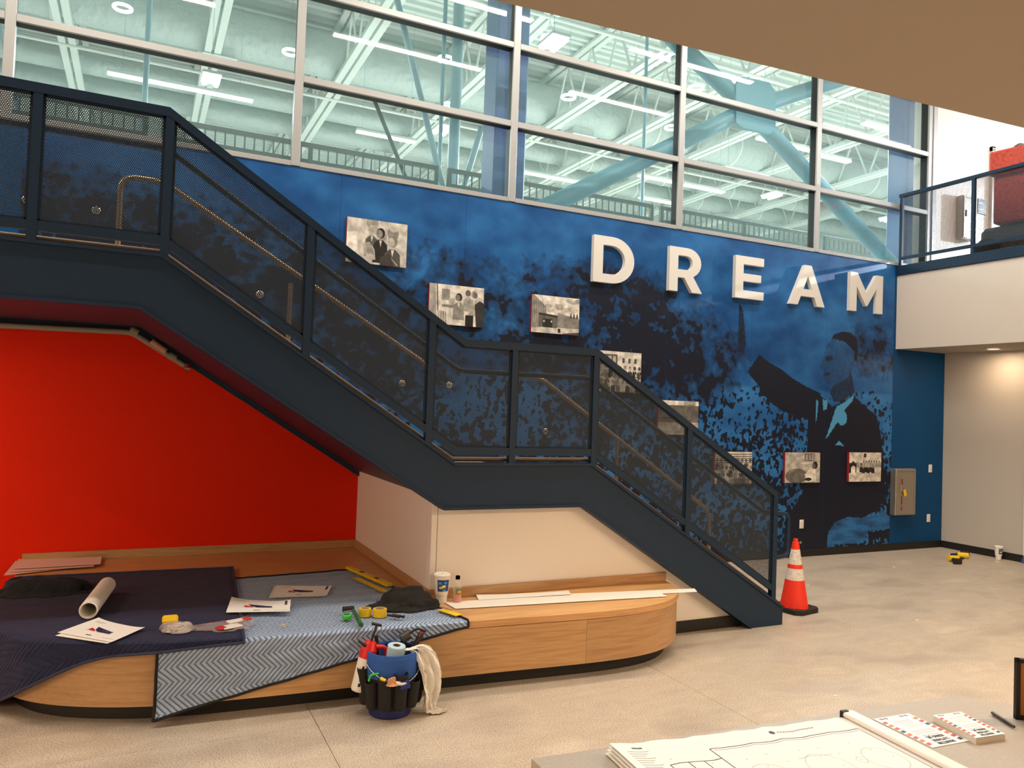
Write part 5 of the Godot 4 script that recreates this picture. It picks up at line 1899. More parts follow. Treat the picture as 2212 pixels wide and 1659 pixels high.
	part(ru, "blade", mb, M.yellow)
	for k in 12:
		mb = MB.new()
		var q := u0.lerp(u1, (k + 0.5) / 12) + Vector3(-0.068, 0.003, 0.028)
		mb.box(q, Vector3(0.012, 0.001, 0.003))
		part(ru, "marking", mb, M.black)
	var rr := thing("yellow_ruler", "short yellow ruler at the corner of the light blue blanket", "ruler")
	mb = MB.new()
	mb.beam(at_y(yt, 952, 1316), at_y(yt, 992, 1329), 0.06, 0.004, Vector3.UP)
	part(rr, "blade", mb, M.yellow)
	mb = MB.new()
	mb.beam(at_y(yt + 0.004, 948, 1310), at_y(yt + 0.004, 976, 1318), 0.02, 0.003, Vector3.UP)
	part(rr, "edge_strip", mb, M.chrome)
	# black jacket
	var jp := at_y(BT + 0.012, 880, 1318)
	var ja := thing("black_jacket", "black jacket bundled on the light blue blanket by the white cup", "jacket", Vector3(jp.x, BT + 0.017, jp.z - 0.12))
	mb = MB.new()
	heap(mb, Vector3.ZERO, 0.23, 0.17, 0.13, 71, 0.03, 0.6)
	part(ja, "jacket_body", mb, M.cloth_black)
	mb = MB.new()
	heap(mb, Vector3(0.1, 0, 0.09), 0.15, 0.08, 0.07, 75, 0.022, 0.2)
	part(ja, "sleeve", mb, M.cloth_black)
	for k in 2:
		var mk := at_y(yt + 0.006, 852 + k * 11, 1331)
		var mt := thing("marker_pen", ["black marker pen next to the larger yellow tape roll", "black marker pen tucked against the black jacket"][k], "pen", mk, "black marker pens")
		mb = MB.new()
		mb.tube([Vector3(-0.035, 0, -0.04), Vector3(0.01, 0, 0.01)], 0.008, 10)
		part(mt, "barrel", mb, M.black)
		mb = MB.new()
		mb.tube([Vector3(0.01, 0, 0.01), Vector3(0.025, 0, 0.026)], 0.0085, 10)
		part(mt, "cap", mb, M.rubber)
	# tape rolls
	for k in 2:
		var tp := at_y(BT + 0.014, [788, 820][k], [1330, 1331][k])
		var tr := thing("tape_roll", ["smaller roll of yellow tape next to the green seam roller", "larger roll of yellow tape next to the black marker pens"][k], "tape roll", tp, "yellow tape rolls")
		var ro: float = [0.041, 0.046][k]
		mb = MB.new()
		mb.lathe([Vector2(ro - 0.012, 0), Vector2(ro, 0), Vector2(ro, 0.05), Vector2(ro - 0.012, 0.05)], 28)
		part(tr, "tape", mb, M.yellow)
		mb = MB.new()
		mb.lathe([Vector2(ro - 0.016, 0.051), Vector2(ro - 0.012, 0.051), Vector2(ro - 0.012, 0.0), Vector2(ro - 0.016, 0.0), Vector2(ro - 0.016, 0.051)], 28)
		part(tr, "core", mb, paint(rgb(196, 170, 130), 0.8))
	# green-handled roller and lime tape measure
	var g0 := at_y(yt + 0.01, 752, 1322)
	var g1 := at_y(yt + 0.01, 780, 1350)
	var gr := thing("seam_roller", "green handled seam roller with a black roller on the blanket", "roller")
	mb = MB.new()
	mb.tube(arc_path([g0 + Vector3(0.03, 0.012, 0.02), g0.lerp(g1, 0.5) + Vector3(0.015, 0.012, 0), g1], 0.05, 5), 0.012, 10, true, 0.015)
	part(gr, "grip", mb, M.green)
	mb = MB.new()
	mb.tube([at_y(yt + 0.02, 741, 1317), at_y(yt + 0.02, 764, 1315)], 0.02, 16)
	part(gr, "roller", mb, M.rubber)
	mb = MB.new()
	mb.tube([at_y(yt + 0.015, 742, 1322), g0 + Vector3(0.03, 0.012, 0.02)], 0.006, 8)
	part(gr, "arm", mb, M.chrome)
	var lm := thing("tape_measure", "small lime green tape measure beside the seam roller", "tape measure", at_y(yt, 749, 1336))
	mb = MB.new()
	mb.lathe([Vector2(0, 0), Vector2(0.028, 0), Vector2(0.031, 0.006), Vector2(0.031, 0.022), Vector2(0.026, 0.026), Vector2(0, 0.026)], 20)
	part(lm, "case", mb, M.lime)
	mb = MB.new()
	mb.box(Vector3(0, 0.028, 0), Vector3(0.03, 0.004, 0.014), Basis(), 0.001)
	part(lm, "clip", mb, M.green)
	var sc := thing("paper_scrap", "tiny yellow scrap on the light blue blanket", "scrap", at_y(yt, 612, 1351))
	mb = MB.new()
	mb.box(Vector3(0, 0.003, 0), Vector3(0.026, 0.005, 0.015), Basis(Vector3.UP, 0.4), 0.002)
	part(sc, "scrap", mb, M.yellow)
	# cup and bottle
	cup(at_y(BT, 953, 1302), 0.222, "large white foam cup with a blue label and straw on the bench", true)
	var bo := at_y(BT, 987, 1302)
	var bt := thing("juice_bottle", "small plastic bottle with orange drink and dark cap on the bench", "bottle", bo)
	var clear := paint(Color(0.93, 0.9, 0.86, 0.3), 0.06)
	clear.transparency = BaseMaterial3D.TRANSPARENCY_ALPHA
	mb = MB.new()
	mb.lathe([Vector2(0, 0.002), Vector2(0.027, 0.002), Vector2(0.029, 0.012), Vector2(0.0275, 0.045), Vector2(0.026, 0.06), Vector2(0.029, 0.075), Vector2(0.029, 0.105), Vector2(0.022, 0.13), Vector2(0.012, 0.146), Vector2(0.012, 0.158)], 24)
	part(bt, "shell", mb, clear)
	mb = MB.new()
	mb.lathe([Vector2(0, 0.003), Vector2(0.026, 0.003), Vector2(0.028, 0.012), Vector2(0.0265, 0.045), Vector2(0.025, 0.06), Vector2(0, 0.061)], 24)
	part(bt, "drink", mb, paint(rgb(214, 84, 26), 0.3), "orange drink")
	mb = MB.new()
	mb.lathe([Vector2(0.0295, 0.062), Vector2(0.0297, 0.075), Vector2(0.0297, 0.1)], 24, Transform3D(), PI * 1.3, -2.2)
	part(bt, "label", mb, tri_map(paint(rgb(110, 130, 80), 0.5), Vector3.ONE))
	mb = MB.new()
	mb.lathe([Vector2(0.0301, 0.07), Vector2(0.0301, 0.084)], 10, Transform3D(), 0.9, -1.9)
	part(bt, "label_fruit", mb, paint(rgb(236, 170, 50), 0.5))
	mb = MB.new()
	mb.lathe([Vector2(0, 0.178), Vector2(0.0135, 0.178), Vector2(0.015, 0.174), Vector2(0.015, 0.156), Vector2(0, 0.156)].map(func(p): return p), 20)
	for k in mb.n.size(): mb.n[k] = -mb.n[k]
	part(bt, "cap", mb, paint(rgb(24, 30, 66), 0.4))
	bt.scale = Vector3.ONE * 1.1
	# paper strips
	var ps := thing("paper_strip", "long white paper strip along the bench top reaching past its rounded end", "paper strip")
	flat_sheet(ps, "strip", [1046, 1290, 1500, 1271, 1506, 1278, 1050, 1303], BT + 0.004, M.paper, 0.0)
	var p2 := thing("paper_strip", "shorter white paper strip nearest the bench front edge", "paper strip")
	flat_sheet(p2, "strip", [958, 1300, 1416, 1276, 1442, 1288, 984, 1315], BT + 0.0065, M.paper, 0.0)
	var p3 := thing("paper_strip", "white paper offcut with a turned corner on the paper strips", "paper strip")
	flat_sheet(p3, "strip", [1028, 1286, 1228, 1277, 1234, 1284, 1034, 1296], BT + 0.009, M.paper, 0.006)
func cup(at: Vector3, h: float, label: String, straw: bool) -> void:
	var t := thing("foam_cup", label, "cup", at)
	var s := h / 0.175
	var m := MB.new()
	m.lathe([Vector2(0, 0.001), Vector2(0.029, 0.001), Vector2(0.033, 0.045), Vector2(0.037, 0.05), Vector2(0.046, 0.155), Vector2(0.045, 0.157), Vector2(0.0, 0.157)].map(func(p): return p * s), 28)
	part(t, "cup_body", m, M.plastic_white)
	m = MB.new()
	m.lathe([Vector2(0.046, 0.153), Vector2(0.049, 0.155), Vector2(0.049, 0.163), Vector2(0.043, 0.168), Vector2(0.04, 0.165), Vector2(0, 0.165)].map(func(p): return p * s), 28)
	part(t, "lid", m, M.plastic_white)
	m = MB.new()
	m.lathe([Vector2(0.0395, 0.072), Vector2(0.0452, 0.138)].map(func(p): return p * s), 14, Transform3D(), 1.7, -2.55)
	var lab := part(t, "label_print", m, paint(rgb(34, 70, 128), 0.5), "blue printed label")
	for e in [[-2.3, 0.093, 0.5, rgb(228, 190, 70)], [-1.9, 0.1, 0.5, rgb(240, 226, 170)], [-2.4, 0.118, 0.45, rgb(84, 150, 210)], [-1.65, 0.12, 0.4, rgb(84, 150, 210)], [-1.8, 0.078, 0.45, rgb(84, 150, 210)]]:
		m = MB.new()
		var r0: float = 0.0399 + (e[1] - 0.072) * 0.0864
		m.lathe([Vector2(r0 + 0.0002, e[1] - 0.006), Vector2(r0 + 0.0011, e[1] + 0.008)].map(func(p): return p * s), 8, Transform3D(), e[2], e[0])
		part(lab, "label_patch", m, paint(e[3], 0.5))
	if straw:
		m = MB.new()
		m.tube([Vector3(0, 0.16, 0) * s, Vector3(-0.006, 0.235, 0.0) * s], 0.0032, 8)
		part(t, "straw", m, M.plastic_white)

# ---------------------------------------------------------------- floor: bucket, cone, drills
func floor_things() -> void:
	var c := at_y(0, 851, 1549)
	c.z -= 0.085
	var b := thing("tool_bucket", "blue five-gallon bucket wearing a black pocketed tool organiser", "bucket", c)
	var m := MB.new()
	m.lathe([Vector2(0, 0.002), Vector2(0.125, 0.002), Vector2(0.13, 0.01), Vector2(0.148, 0.36), Vector2(0.153, 0.36), Vector2(0.153, 0.37), Vector2(0.142, 0.37), Vector2(0.125, 0.03), Vector2(0, 0.03)], 36)
	part(b, "bucket_body", m, M.bucket)
	m = MB.new()   # blue cloth liner folded over the rim
	m.lathe([Vector2(0.158, 0.2), Vector2(0.162, 0.27), Vector2(0.162, 0.36), Vector2(0.157, 0.385), Vector2(0.148, 0.385), Vector2(0.14, 0.35), Vector2(0.135, 0.2)], 36)
	part(b, "liner", m, M.liner, "blue cloth liner over the rim")
	m = MB.new()
	m.lathe([Vector2(0.135, 0.055), Vector2(0.15, 0.06), Vector2(0.163, 0.24), Vector2(0.158, 0.245)], 36)
	part(b, "organiser", m, M.nylon, "black nylon organiser")
	for k in 11:
		var a := TAU * k / 11 + 0.2
		var hgt := 0.16 + 0.03 * (k % 3)
		m = MB.new()
		m.lathe([Vector2(0, 0), Vector2(0.034, 0.0), Vector2(0.04, 0.02), Vector2(0.043, hgt), Vector2(0.039, hgt), Vector2(0.036, hgt - 0.02)], 12, Transform3D(Basis(Vector3.UP, a) * Basis(Vector3.BACK, -0.1), Vector3(cos(a) * 0.148, 0.07, -sin(a) * 0.148)))
		part(b, "pocket", m, M.nylon)
	var hw := []
	for k in 17:
		var a := PI + 0.15 + (PI - 0.3) * k / 16
		hw.append(Vector3(cos(a) * 0.172, 0.325 - 0.085 * sin((k / 16.0) * PI), -sin(a) * 0.172 * (1 + 0.18 * sin((k / 16.0) * PI))))
	m = MB.new()
	m.tube(hw, 0.0025, 6)
	part(b, "bail_wire", m, M.chrome)
	m = MB.new()
	m.tube([hw[6], hw[8], hw[9]], 0.012, 12)
	part(b, "bail_grip", m, M.plastic_white, "white handle grip")
	m = MB.new()
	m.tube([hw[4], hw[5]], 0.011, 10)
	part(b, "bail_tag", m, M.yellow, "yellow tag")
	# pump sprayer
	var sp := thing("pump_sprayer", "white pump sprayer bottle with red top tucked at the bucket side", "sprayer", c + Vector3(-0.19, 0.14, -0.04))
	var tilt := Transform3D(Basis(Vector3.BACK, -0.22), Vector3.ZERO)
	m = MB.new()
	m.lathe([Vector2(0, 0), Vector2(0.045, 0), Vector2(0.05, 0.01), Vector2(0.052, 0.2), Vector2(0.048, 0.215), Vector2(0, 0.215)], 24, tilt)
	part(sp, "bottle", m, M.plastic_white)
	m = MB.new()
	m.lathe([Vector2(0.05, 0.2), Vector2(0.054, 0.2), Vector2(0.052, 0.25), Vector2(0.036, 0.29), Vector2(0.03, 0.3), Vector2(0, 0.3)], 24, tilt)
	part(sp, "red_top", m, M.red_plastic)
	m = MB.new()
	m.tube(arc_path([tilt * Vector3(0.03, 0.275, 0.02), tilt * Vector3(0.1, 0.28, 0.02), tilt * Vector3(0.13, 0.16, 0.04)], 0.04, 5), 0.014, 10)
	part(sp, "handle", m, M.red_plastic)
	m = MB.new()
	m.tube([tilt * Vector3(0, 0.29, 0), tilt * Vector3(0.01, 0.4, 0)], 0.007, 8)
	m.tube([tilt * Vector3(-0.022, 0.403, 0), tilt * Vector3(0.04, 0.4, 0)], 0.009, 8)
	part(sp, "pump_rod", m, M.black)
	m = MB.new()
	m.tube([tilt * Vector3(-0.03, 0.27, 0.02), tilt * Vector3(-0.085, 0.295, 0.02)], 0.011, 8, true, 0.006)
	part(sp, "nozzle", m, M.black)
	for k in 6:
		m = MB.new()
		m.box(tilt * Vector3(0.02, 0.06 + k * 0.022, 0.0515), Vector3(0.016 if k % 2 else 0.01, 0.002, 0.001))
		part(sp, "scale_mark", m, M.black)
	for k in 4:
		m = MB.new()
		m.box(tilt * Vector3(-0.022, 0.045 + k * 0.034, 0.0475), Vector3(0.014, 0.02, 0.001), tilt.basis)
		part(sp, "printed_mark", m, M.black)
	# paper towel roll
	var pt := thing("paper_towel_roll", "pale blue paper towel roll standing in the bucket", "paper roll", c + Vector3(0.0, 0.27, 0.04))
	var t2 := Transform3D(Basis(Vector3.BACK, -0.06) * Basis(Vector3.RIGHT, 0.1), Vector3.ZERO)
	m = MB.new()
	m.lathe([Vector2(0.0, 0), Vector2(0.052, 0), Vector2(0.055, 0.004), Vector2(0.055, 0.148), Vector2(0.052, 0.152), Vector2(0.024, 0.152), Vector2(0.024, 0.1)], 28, t2)
	part(pt, "towel", m, paint(rgb(176, 206, 222), 0.8))
	m = MB.new()
	m.lathe([Vector2(0.024, 0.152), Vector2(0.021, 0.152), Vector2(0.021, 0.1), Vector2(0, 0.1)], 20, t2)
	part(pt, "core", m, paint(rgb(120, 84, 66), 0.8))
	# dark tools standing in the bucket
	var d1 := thing("cordless_driver", "black cordless driver standing upright in the bucket behind the towel roll", "driver", c + Vector3(0.075, 0.3, -0.06))
	m = MB.new()
	m.tube([Vector3(0, 0, 0), Vector3(0.015, 0.1, 0)], 0.024, 14)
	part(d1, "grip", m, M.rubber)
	m = MB.new()
	m.tube([Vector3(0.0, 0.12, 0), Vector3(0.05, 0.145, 0)], 0.03, 16)
	part(d1, "head", m, paint(rgb(64, 60, 56), 0.4))
	m = MB.new()
	m.tube(arc_path([Vector3(0.04, 0.14, 0), Vector3(0.1, 0.18, 0), Vector3(0.16, 0.15, 0)], 0.05, 5), 0.007, 8)
	part(d1, "wrist_strap", m, M.rubber)
	var d2 := thing("hand_saw", "black handled saw leaning out of the bucket beside the driver", "saw", c + Vector3(0.1, 0.26, -0.03))
	m = MB.new()
	m.beam(Vector3(0.02, 0.06, 0), Vector3(0.1, 0.2, 0), 0.022, 0.05, Vector3.FORWARD, 0.008)
	part(d2, "grip", m, M.rubber)
	m = MB.new()
	m.box(Vector3(0.085, 0.19, 0.016), Vector3(0.012, 0.03, 0.004), Basis(Vector3.BACK, -0.5))
	part(d2, "red_inset", m, M.orange_red)
	m = MB.new()
	m.beam(Vector3(-0.05, -0.05, 0), Vector3(0.03, 0.08, 0), 0.003, 0.05, Vector3.FORWARD)
	part(d2, "blade", m, M.chrome)
	var d3 := thing("chisel", "thin black chisel handle standing at the back of the bucket", "chisel", c + Vector3(-0.07, 0.32, -0.08))
	m = MB.new()
	m.tube([Vector3(0, 0, 0), Vector3(-0.012, 0.13, 0)], 0.012, 10)
	part(d3, "grip", m, M.rubber)
	m = MB.new()
	m.tube([Vector3(0, 0, 0), Vector3(0.008, -0.06, 0)], 0.005, 8)
	part(d3, "blade", m, M.chrome)
	var d4 := thing("trigger_sprayer", "spray bottle trigger with red head behind the white rag", "sprayer", c + Vector3(0.16, 0.3, 0.0))
	m = MB.new()
	m.box(Vector3(0.01, 0.065, 0), Vector3(0.09, 0.03, 0.03), Basis(Vector3.BACK, -0.05), 0.01)
	part(d4, "head", m, paint(rgb(238, 40, 40), 0.35))
	m = MB.new()
	m.tube([Vector3(0.0, -0.06, 0), Vector3(0.0, 0.05, 0)], 0.016, 12)
	part(d4, "neck", m, paint(rgb(230, 170, 150), 0.4))
	m = MB.new()
	m.tube([Vector3(0.05, 0.062, 0), Vector3(0.1, 0.045, 0)], 0.006, 8)
	part(d4, "nozzle", m, M.black)
	# glove and knife in pockets
	var gl := thing("work_glove", "tan crumpled work glove in a front pocket of the bucket organiser", "glove", c + Vector3(-0.055, 0.235, 0.195))
	m = MB.new()
	heap(m, Vector3(0, 0, 0), 0.038, 0.03, 0.045, 91, 0.014)
	part(gl, "glove_palm", m, paint(rgb(196, 140, 104), 0.85))
	var ub := thing("utility_knife", "blue plastic case in the middle front pocket of the organiser", "case", c + Vector3(0.022, 0.22, 0.2))
	m = MB.new()
	m.box(Vector3(0, 0.01, 0), Vector3(0.06, 0.05, 0.022), Basis(Vector3.BACK, 0.12), 0.004)
	part(ub, "case", m, paint(rgb(18, 40, 120), 0.4))
	var lc := thing("green_clip", "lime green clip hooked at the organiser edge", "clip", c + Vector3(-0.15, 0.26, 0.1))
	m = MB.new()
	m.tube(arc_path([Vector3(-0.02, -0.02, 0), Vector3(-0.015, 0.02, 0.01), Vector3(0.035, 0.026, 0.02)], 0.02, 5), 0.006, 8)
	part(lc, "hook", m, M.lime)
	# white rag hanging from the rim to the floor
	var rg := thing("white_rag", "crumpled white rag hanging from the bucket rim down to the floor", "rag", c)
	var n := noise(1.0, 55, 3)
	var g := []
	var spine := [Vector3(0.05, 0.36, 0.05), Vector3(0.115, 0.395, 0.05), Vector3(0.175, 0.375, 0.06), Vector3(0.215, 0.3, 0.075), Vector3(0.235, 0.2, 0.085), Vector3(0.235, 0.1, 0.09), Vector3(0.225, 0.03, 0.1), Vector3(0.235, 0.006, 0.12), Vector3(0.3, 0.005, 0.14)]
	for r in 41:
		var f := r / 40.0 * (spine.size() - 1)
		var i := mini(int(f), spine.size() - 2)
		var ct: Vector3 = spine[i].cubic_interpolate(spine[i + 1], spine[maxi(i - 1, 0)], spine[mini(i + 2, spine.size() - 1)], f - i)
		var wd := 0.05 + 0.045 * sin(clampf(r / 40.0 * 1.25, 0, 1) * PI)
		if r > 33: wd *= 0.75
		var row := []
		for k in 33:
			var u := k / 32.0 * 2 - 1
			var fold: float = 0.02 * sin(u * 9 + 2 * n.get_noise_2d(u * 2, r * 0.06)) * (1 if r > 4 else 0.3) + 0.02 * n.get_noise_2d(u * 3 + 9, r * 0.15)
			var v := ct + Vector3(-u * wd * 0.85, 0, u * wd * 0.45)
			if r < 33: v += Vector3(fold * 0.5, 0.0, fold)
			else: v += Vector3(0, absf(fold) * 0.9 + 0.003, 0)
			v.y = maxf(v.y, 0.003)
			row.append(v)
		g.append(row)
	for row in g: row.reverse()
	m = MB.new()
	m.sheet(g, 0.003)
	part(rg, "cloth", m, M.rag)
	# cone
	var cp := at_y(0, 1715, 1318)
	var co := thing("traffic_cone", "orange traffic cone with two white bands on a black base by the stair foot", "cone", cp)
	m = MB.new()
	var bs := 0.18
	m.prism(PackedVector2Array([Vector2(-bs, -bs + 0.05), Vector2(-bs + 0.05, -bs), Vector2(bs - 0.05, -bs), Vector2(bs, -bs + 0.05), Vector2(bs, bs - 0.05), Vector2(bs - 0.05, bs), Vector2(-bs + 0.05, bs), Vector2(-bs, bs - 0.05)]), 0.0, 0.045, Transform3D(Basis(Vector3.UP, 0.18), Vector3.ZERO) * YUP)
	part(co, "base", m, M.rubber)
	var rad := func(y): return lerpf(0.133, 0.03, (y - 0.045) / 0.625)
	for e in [["body", 0.045, 0.305, M.orange_red], ["band", 0.305, 0.415, M.reflective], ["body", 0.415, 0.455, M.orange_red], ["band", 0.455, 0.60, M.reflective], ["body", 0.60, 0.67, M.orange_red]]:
		m = MB.new()
		var pr := [Vector2(rad.call(e[1]), e[1]), Vector2(rad.call(e[2]), e[2])]
		if e[1] < 0.05: pr.push_front(Vector2(0.145, 0.045))
		if e[2] > 0.66: pr.append(Vector2(0.022, 0.672)); pr.append(Vector2(0.022, 0.70)); pr.append(Vector2(0.0, 0.70))
		m.lathe(pr, 32)
		part(co, e[0], m, e[3])
	# drills by the corner
	for k in 2:
		var q := at_y(0, [2062, 2076][k], [1213, 1206][k])
		var t := thing("cordless_drill", ["yellow and black cordless drill lying on the floor, chuck towards the grey wall", "yellow and black cordless drill propped behind the other drill"][k], "drill", q)
		var B := Basis(Vector3.UP, [-0.35, 2.4][k])
		m = MB.new()
		m.tube([B * Vector3(-0.09, 0.045, 0), B * Vector3(0.05, 0.045, 0)], 0.038, 14)
		part(t, "motor_body", m, M.yellow)
		m = MB.new()
		m.tube([B * Vector3(0.05, 0.045, 0), B * Vector3(0.09, 0.045, 0), B * Vector3(0.135, 0.045, 0)], 0.026, 12, true, 0.012)
		part(t, "chuck", m, M.rubber)
		m = MB.new()
		m.tube([B * Vector3(0.13, 0.045, 0), B * Vector3(0.2, 0.04, 0)], 0.005, 8)
		part(t, "bit", m, M.chrome)
		m = MB.new()
		m.beam(B * Vector3(-0.04, 0.04, 0.02), B * Vector3(-0.08, 0.035, 0.15), 0.045, 0.035, Vector3.UP, 0.01)
		part(t, "grip", m, M.rubber)
		m = MB.new()
		m.box(B * Vector3(-0.09, 0.04, 0.18), Vector3(0.11, 0.07, 0.06), B, 0.01)
		part(t, "battery", m, M.rubber)
	cup(Vector3(10.98, 0, 0.96), 0.2, "white foam cup with a blue label on the floor by the grey wall", false)
	var tape := thing("tape_bit", "crumpled blue painter's tape at the end of the grey wall base", "tape", Vector3(11.1, 0, 1.24))
	m = MB.new()
	heap(m, Vector3.ZERO, 0.05, 0.04, 0.09, 8, 0.02)
	part(tape, "tape", m, paint(rgb(60, 90, 130), 0.6))
	var i := 0
	for e in [[1981, 1340, 0.018], [2154, 1214, 0.03], [1931, 1225, 0.015], [1745, 1264, 0.015], [1804, 1504, 0.012], [1240, 1452, 0.012], [622, 1510, 0.014], [1283, 1450, 0.01]]:
		var t := thing("floor_scrap", "tiny pale scrap of debris on the concrete floor", "scrap", at_y(0, e[0], e[1]), "pale scraps on the floor")
		m = MB.new()
		m.box(Vector3(0, 0.003, 0), Vector3(e[2] * 1.6, 0.005, e[2]), Basis(Vector3.UP, i * 1.3), 0.001)
		part(t, "scrap", m, M.paper)
		i += 1

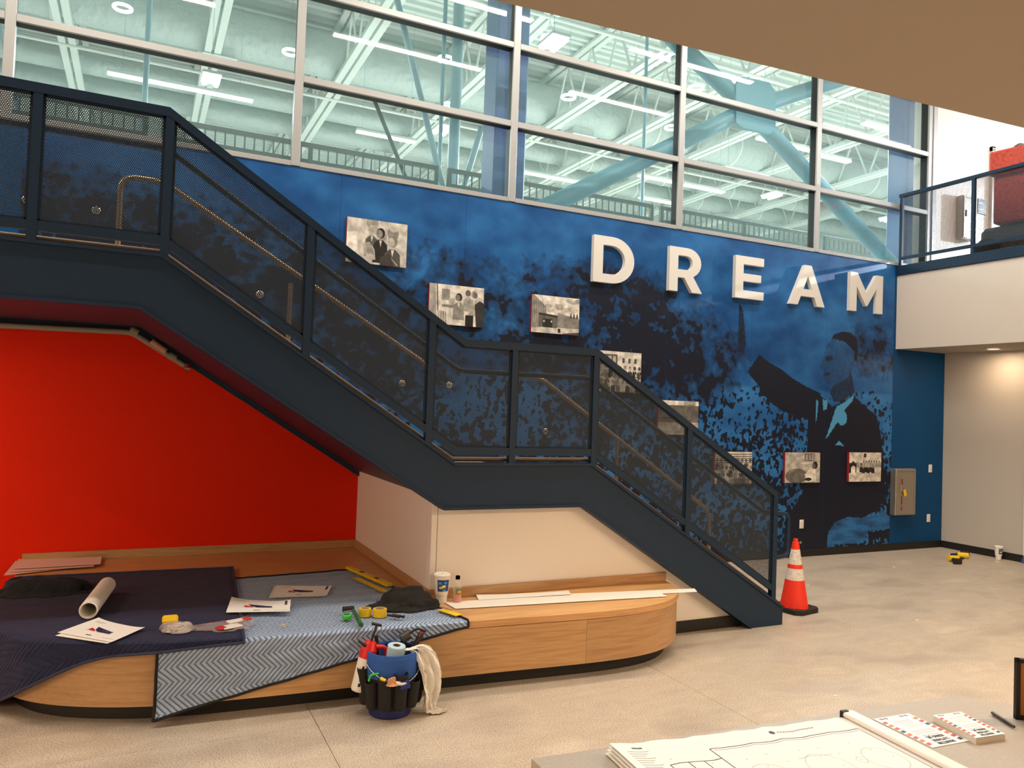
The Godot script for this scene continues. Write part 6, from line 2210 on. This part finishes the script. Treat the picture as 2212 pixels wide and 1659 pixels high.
# ---------------------------------------------------------------- reception desk in front
func desk() -> void:
	var y := 1.07
	var t := thing("reception_desk", "grey laminate reception desk with a clipped corner", "desk")
	var poly := PackedVector2Array([Vector2(0.872, -6.13), Vector2(2.275, -6.225), Vector2(2.62, -6.62), Vector2(2.75, -7.0), Vector2(0.872, -7.0)])
	poly[0] = Vector2(0.872, -6.128)
	var m := MB.new()
	m.prism(poly, y - 0.04, y, YUP)
	part(t, "worktop", m, M.desk)
	m = MB.new()
	var bd := PackedVector2Array([Vector2(0.876, -6.134), Vector2(2.27, -6.232), Vector2(2.6, -6.63), Vector2(2.72, -6.98), Vector2(0.876, -6.98)])
	m.prism(bd, 0.0, y - 0.042, YUP)
	part(t, "front_panel", m, M.desk)
	# plan set with its binding strip
	var ps := thing("plan_set", "large set of white floor plan sheets lying on the desk", "plans")
	var P := [Vector2(1.06, 6.176), Vector2(1.775, 6.245), Vector2(1.735, 6.665), Vector2(1.02, 6.6)]
	var n := noise(1.0, 17, 2)
	for lay in 4:
		var g := []
		for r in 15:
			var row := []
			for c in 25:
				var u := c / 24.0
				var v := r / 14.0
				var q: Vector2 = P[0].lerp(P[1], u).lerp(P[3].lerp(P[2], u), v)
				var wv := 0.0025 * (1 + n.get_noise_2d(u * 9, lay * 2.0)) + 0.007 * pow(1 - u, 6) * lay * 0.5
				row.append(Vector3(q.x - 0.004 * (3 - lay) * (1 - u), y + 0.002 + lay * 0.0035 + wv, q.y + 0.004 * n.get_noise_2d(u * 9 + 4, lay)))
			g.append(row)
		m = MB.new()
		m.sheet(g, 0.0008)
		part(ps, "sheet", m, M.paper if lay < 3 else print_mat(plan_print(), 0.7))
	m = MB.new()
	m.beam(Vector3(1.79, y + 0.022, 6.238), Vector3(1.75, y + 0.022, 6.67), 0.04, 0.012, Vector3.UP, 0.003)
	part(ps, "binding_strip", m, M.plastic_white)
	m = MB.new()
	m.beam(Vector3(1.8115, y + 0.02, 6.238), Vector3(1.772, y + 0.02, 6.67), 0.014, 0.01, Vector3.UP, 0.003)
	part(ps, "binding_ridge", m, paint(rgb(220, 214, 200), 0.5))
	var cl := thing("binder_clip", "small black clip on the end of the plan binding", "clip", at_y(y, 1826, 1560))
	m = MB.new()
	m.box(Vector3(0, 0.016, -0.004), Vector3(0.024, 0.03, 0.012), Basis(Vector3.UP, -0.1), 0.002)
	part(cl, "clip_body", m, M.black)
	var cn := thing("clear_dot", "small clear plastic bump beside the plan binding", "bump", at_y(y, 1886, 1578))
	m = MB.new()
	m.lathe([Vector2(0.012, 0), Vector2(0.011, 0.004), Vector2(0.006, 0.008), Vector2(0, 0.009)], 16)
	part(cn, "dome", m, M.clear)
	# postcards
	var face := print_mat(card_print(), 0.5)
	for k in 2:
		var px: Array = [[1886, 1553, 1966, 1540, 2094, 1600, 2018, 1614], [2015, 1545, 2077, 1540, 2171, 1585, 2110, 1598]][k]
		var hgt := [0.0015, 0.016][k] as float
		var q := []
		for j in range(0, 8, 2): q.append(at_y(y + hgt, px[j], px[j + 1]))
		var w: Vector3 = (q[1] - q[0] + q[2] - q[3]) / 2
		var d: Vector3 = (q[3] - q[0] + q[2] - q[1]) / 2
		var o: Vector3 = q[0]
		var ct := thing("event_card", ["single white invitation card with navy and red border on the desk", "neat stack of white invitation cards with navy and red border"][k], "card")
		if k == 1:
			for lay in 8:
				m = MB.new()
				var b := o + Vector3(0.0006 * (lay % 3), 0.0018 * lay - hgt, 0.0004 * (lay % 2))
				m.prism(PackedVector2Array([Vector2(b.x, -b.z), Vector2((b + d).x, -(b + d).z), Vector2((b + d + w).x, -(b + d + w).z), Vector2((b + w).x, -(b + w).z)]), b.y, b.y + 0.0014, YUP)
				part(ct, "card", m, M.paper)
		m = MB.new()
		# the card reads from the far side of the desk: its top edge is the near one
		var nrm := Vector3.UP
		m.quad_s(o, o + d, o + d + w, o + w, nrm, nrm, nrm, nrm, Vector2(1, 1), Vector2(1, 0), Vector2(0, 0), Vector2(0, 1))
		if k == 0:
			m.prism(PackedVector2Array([Vector2(o.x, -o.z), Vector2((o + d).x, -(o + d).z), Vector2((o + d + w).x, -(o + d + w).z), Vector2((o + w).x, -(o + w).z)]), y + 0.0002, y + hgt - 0.0003, YUP)
		var top := part(ct, "printed_face", m, face)
		var ux := -w.normalized()
		var uy := d.normalized()
		var bs := Basis(ux, uy, Vector3.UP)
		var sz := w.length()
		for e in [["MARTIN", 0.93, 0.115], ["LUTHER", 0.84, 0.115], ["KING JR.", 0.745, 0.115]]:
			var tm := TextMesh.new()
			tm.text = e[0]
			var fo := SystemFont.new()
			fo.font_names = PackedStringArray(["Droid Sans"])
			fo.font_weight = 700
			tm.font = fo
			tm.font_size = 32
			tm.pixel_size = sz * e[2] / 32.0
			tm.depth = 0.0004
			var ti := part(top, "lettering", tm, paint(rgb(34, 40, 62), 0.6))
			ti.transform = Transform3D(bs, o + w * 0.5 + d * e[1] + Vector3(0, 0.0006, 0))
	# pen
	var pn := thing("ballpoint_pen", "grey metal pen lying on the desk by the card stack", "pen")
	var p0 := at_y(y + 0.006, 2144, 1540)
	var p1 := at_y(y + 0.006, 2191, 1570)
	m = MB.new()
	m.tube([p0, p0.lerp(p1, 0.55)], 0.005, 12)
	part(pn, "barrel", m, paint(rgb(96, 90, 84), 0.35, 0.5))
	m = MB.new()
	m.tube([p0.lerp(p1, 0.55), p0.lerp(p1, 0.9), p1], 0.0055, 12, true, 0.0035)
	part(pn, "cap", m, paint(rgb(80, 74, 70), 0.35, 0.5))
	# framed sign at the desk end, standing on an easel back
	var sg := thing("desk_sign", "black framed sign with orange-brown backing standing on the desk", "sign", Vector3(2.268, y, 6.405))
	var SB2 := Basis(Vector3.UP, -0.55)
	m = MB.new()
	for e in [[Vector3(0.006, 0.085, 0), Vector3(0.012, 0.17, 0.014)], [Vector3(0.144, 0.085, 0), Vector3(0.012, 0.17, 0.014)], [Vector3(0.075, 0.006, 0), Vector3(0.15, 0.012, 0.014)], [Vector3(0.075, 0.164, 0), Vector3(0.15, 0.012, 0.014)]]:
		m.box(SB2 * e[0], e[1], SB2, 0.001)
	part(sg, "frame", m, M.black)
	m = MB.new()
	m.box(SB2 * Vector3(0.075, 0.085, 0), Vector3(0.138, 0.158, 0.006), SB2)
	part(sg, "backing", m, paint(rgb(176, 118, 52), 0.6))
	m = MB.new()
	m.beam(SB2 * Vector3(0.075, 0.1, 0.006), SB2 * Vector3(0.075, 0.004, 0.06), 0.05, 0.004)
	part(sg, "easel_leg", m, M.black)

func _ready() -> void:
	world()
	materials()
	shell()
	lobby_lamps()
	stair()
	balcony()
	gym()
	bench()
	wall_things()
	bench_things()
	floor_things()
	desk()
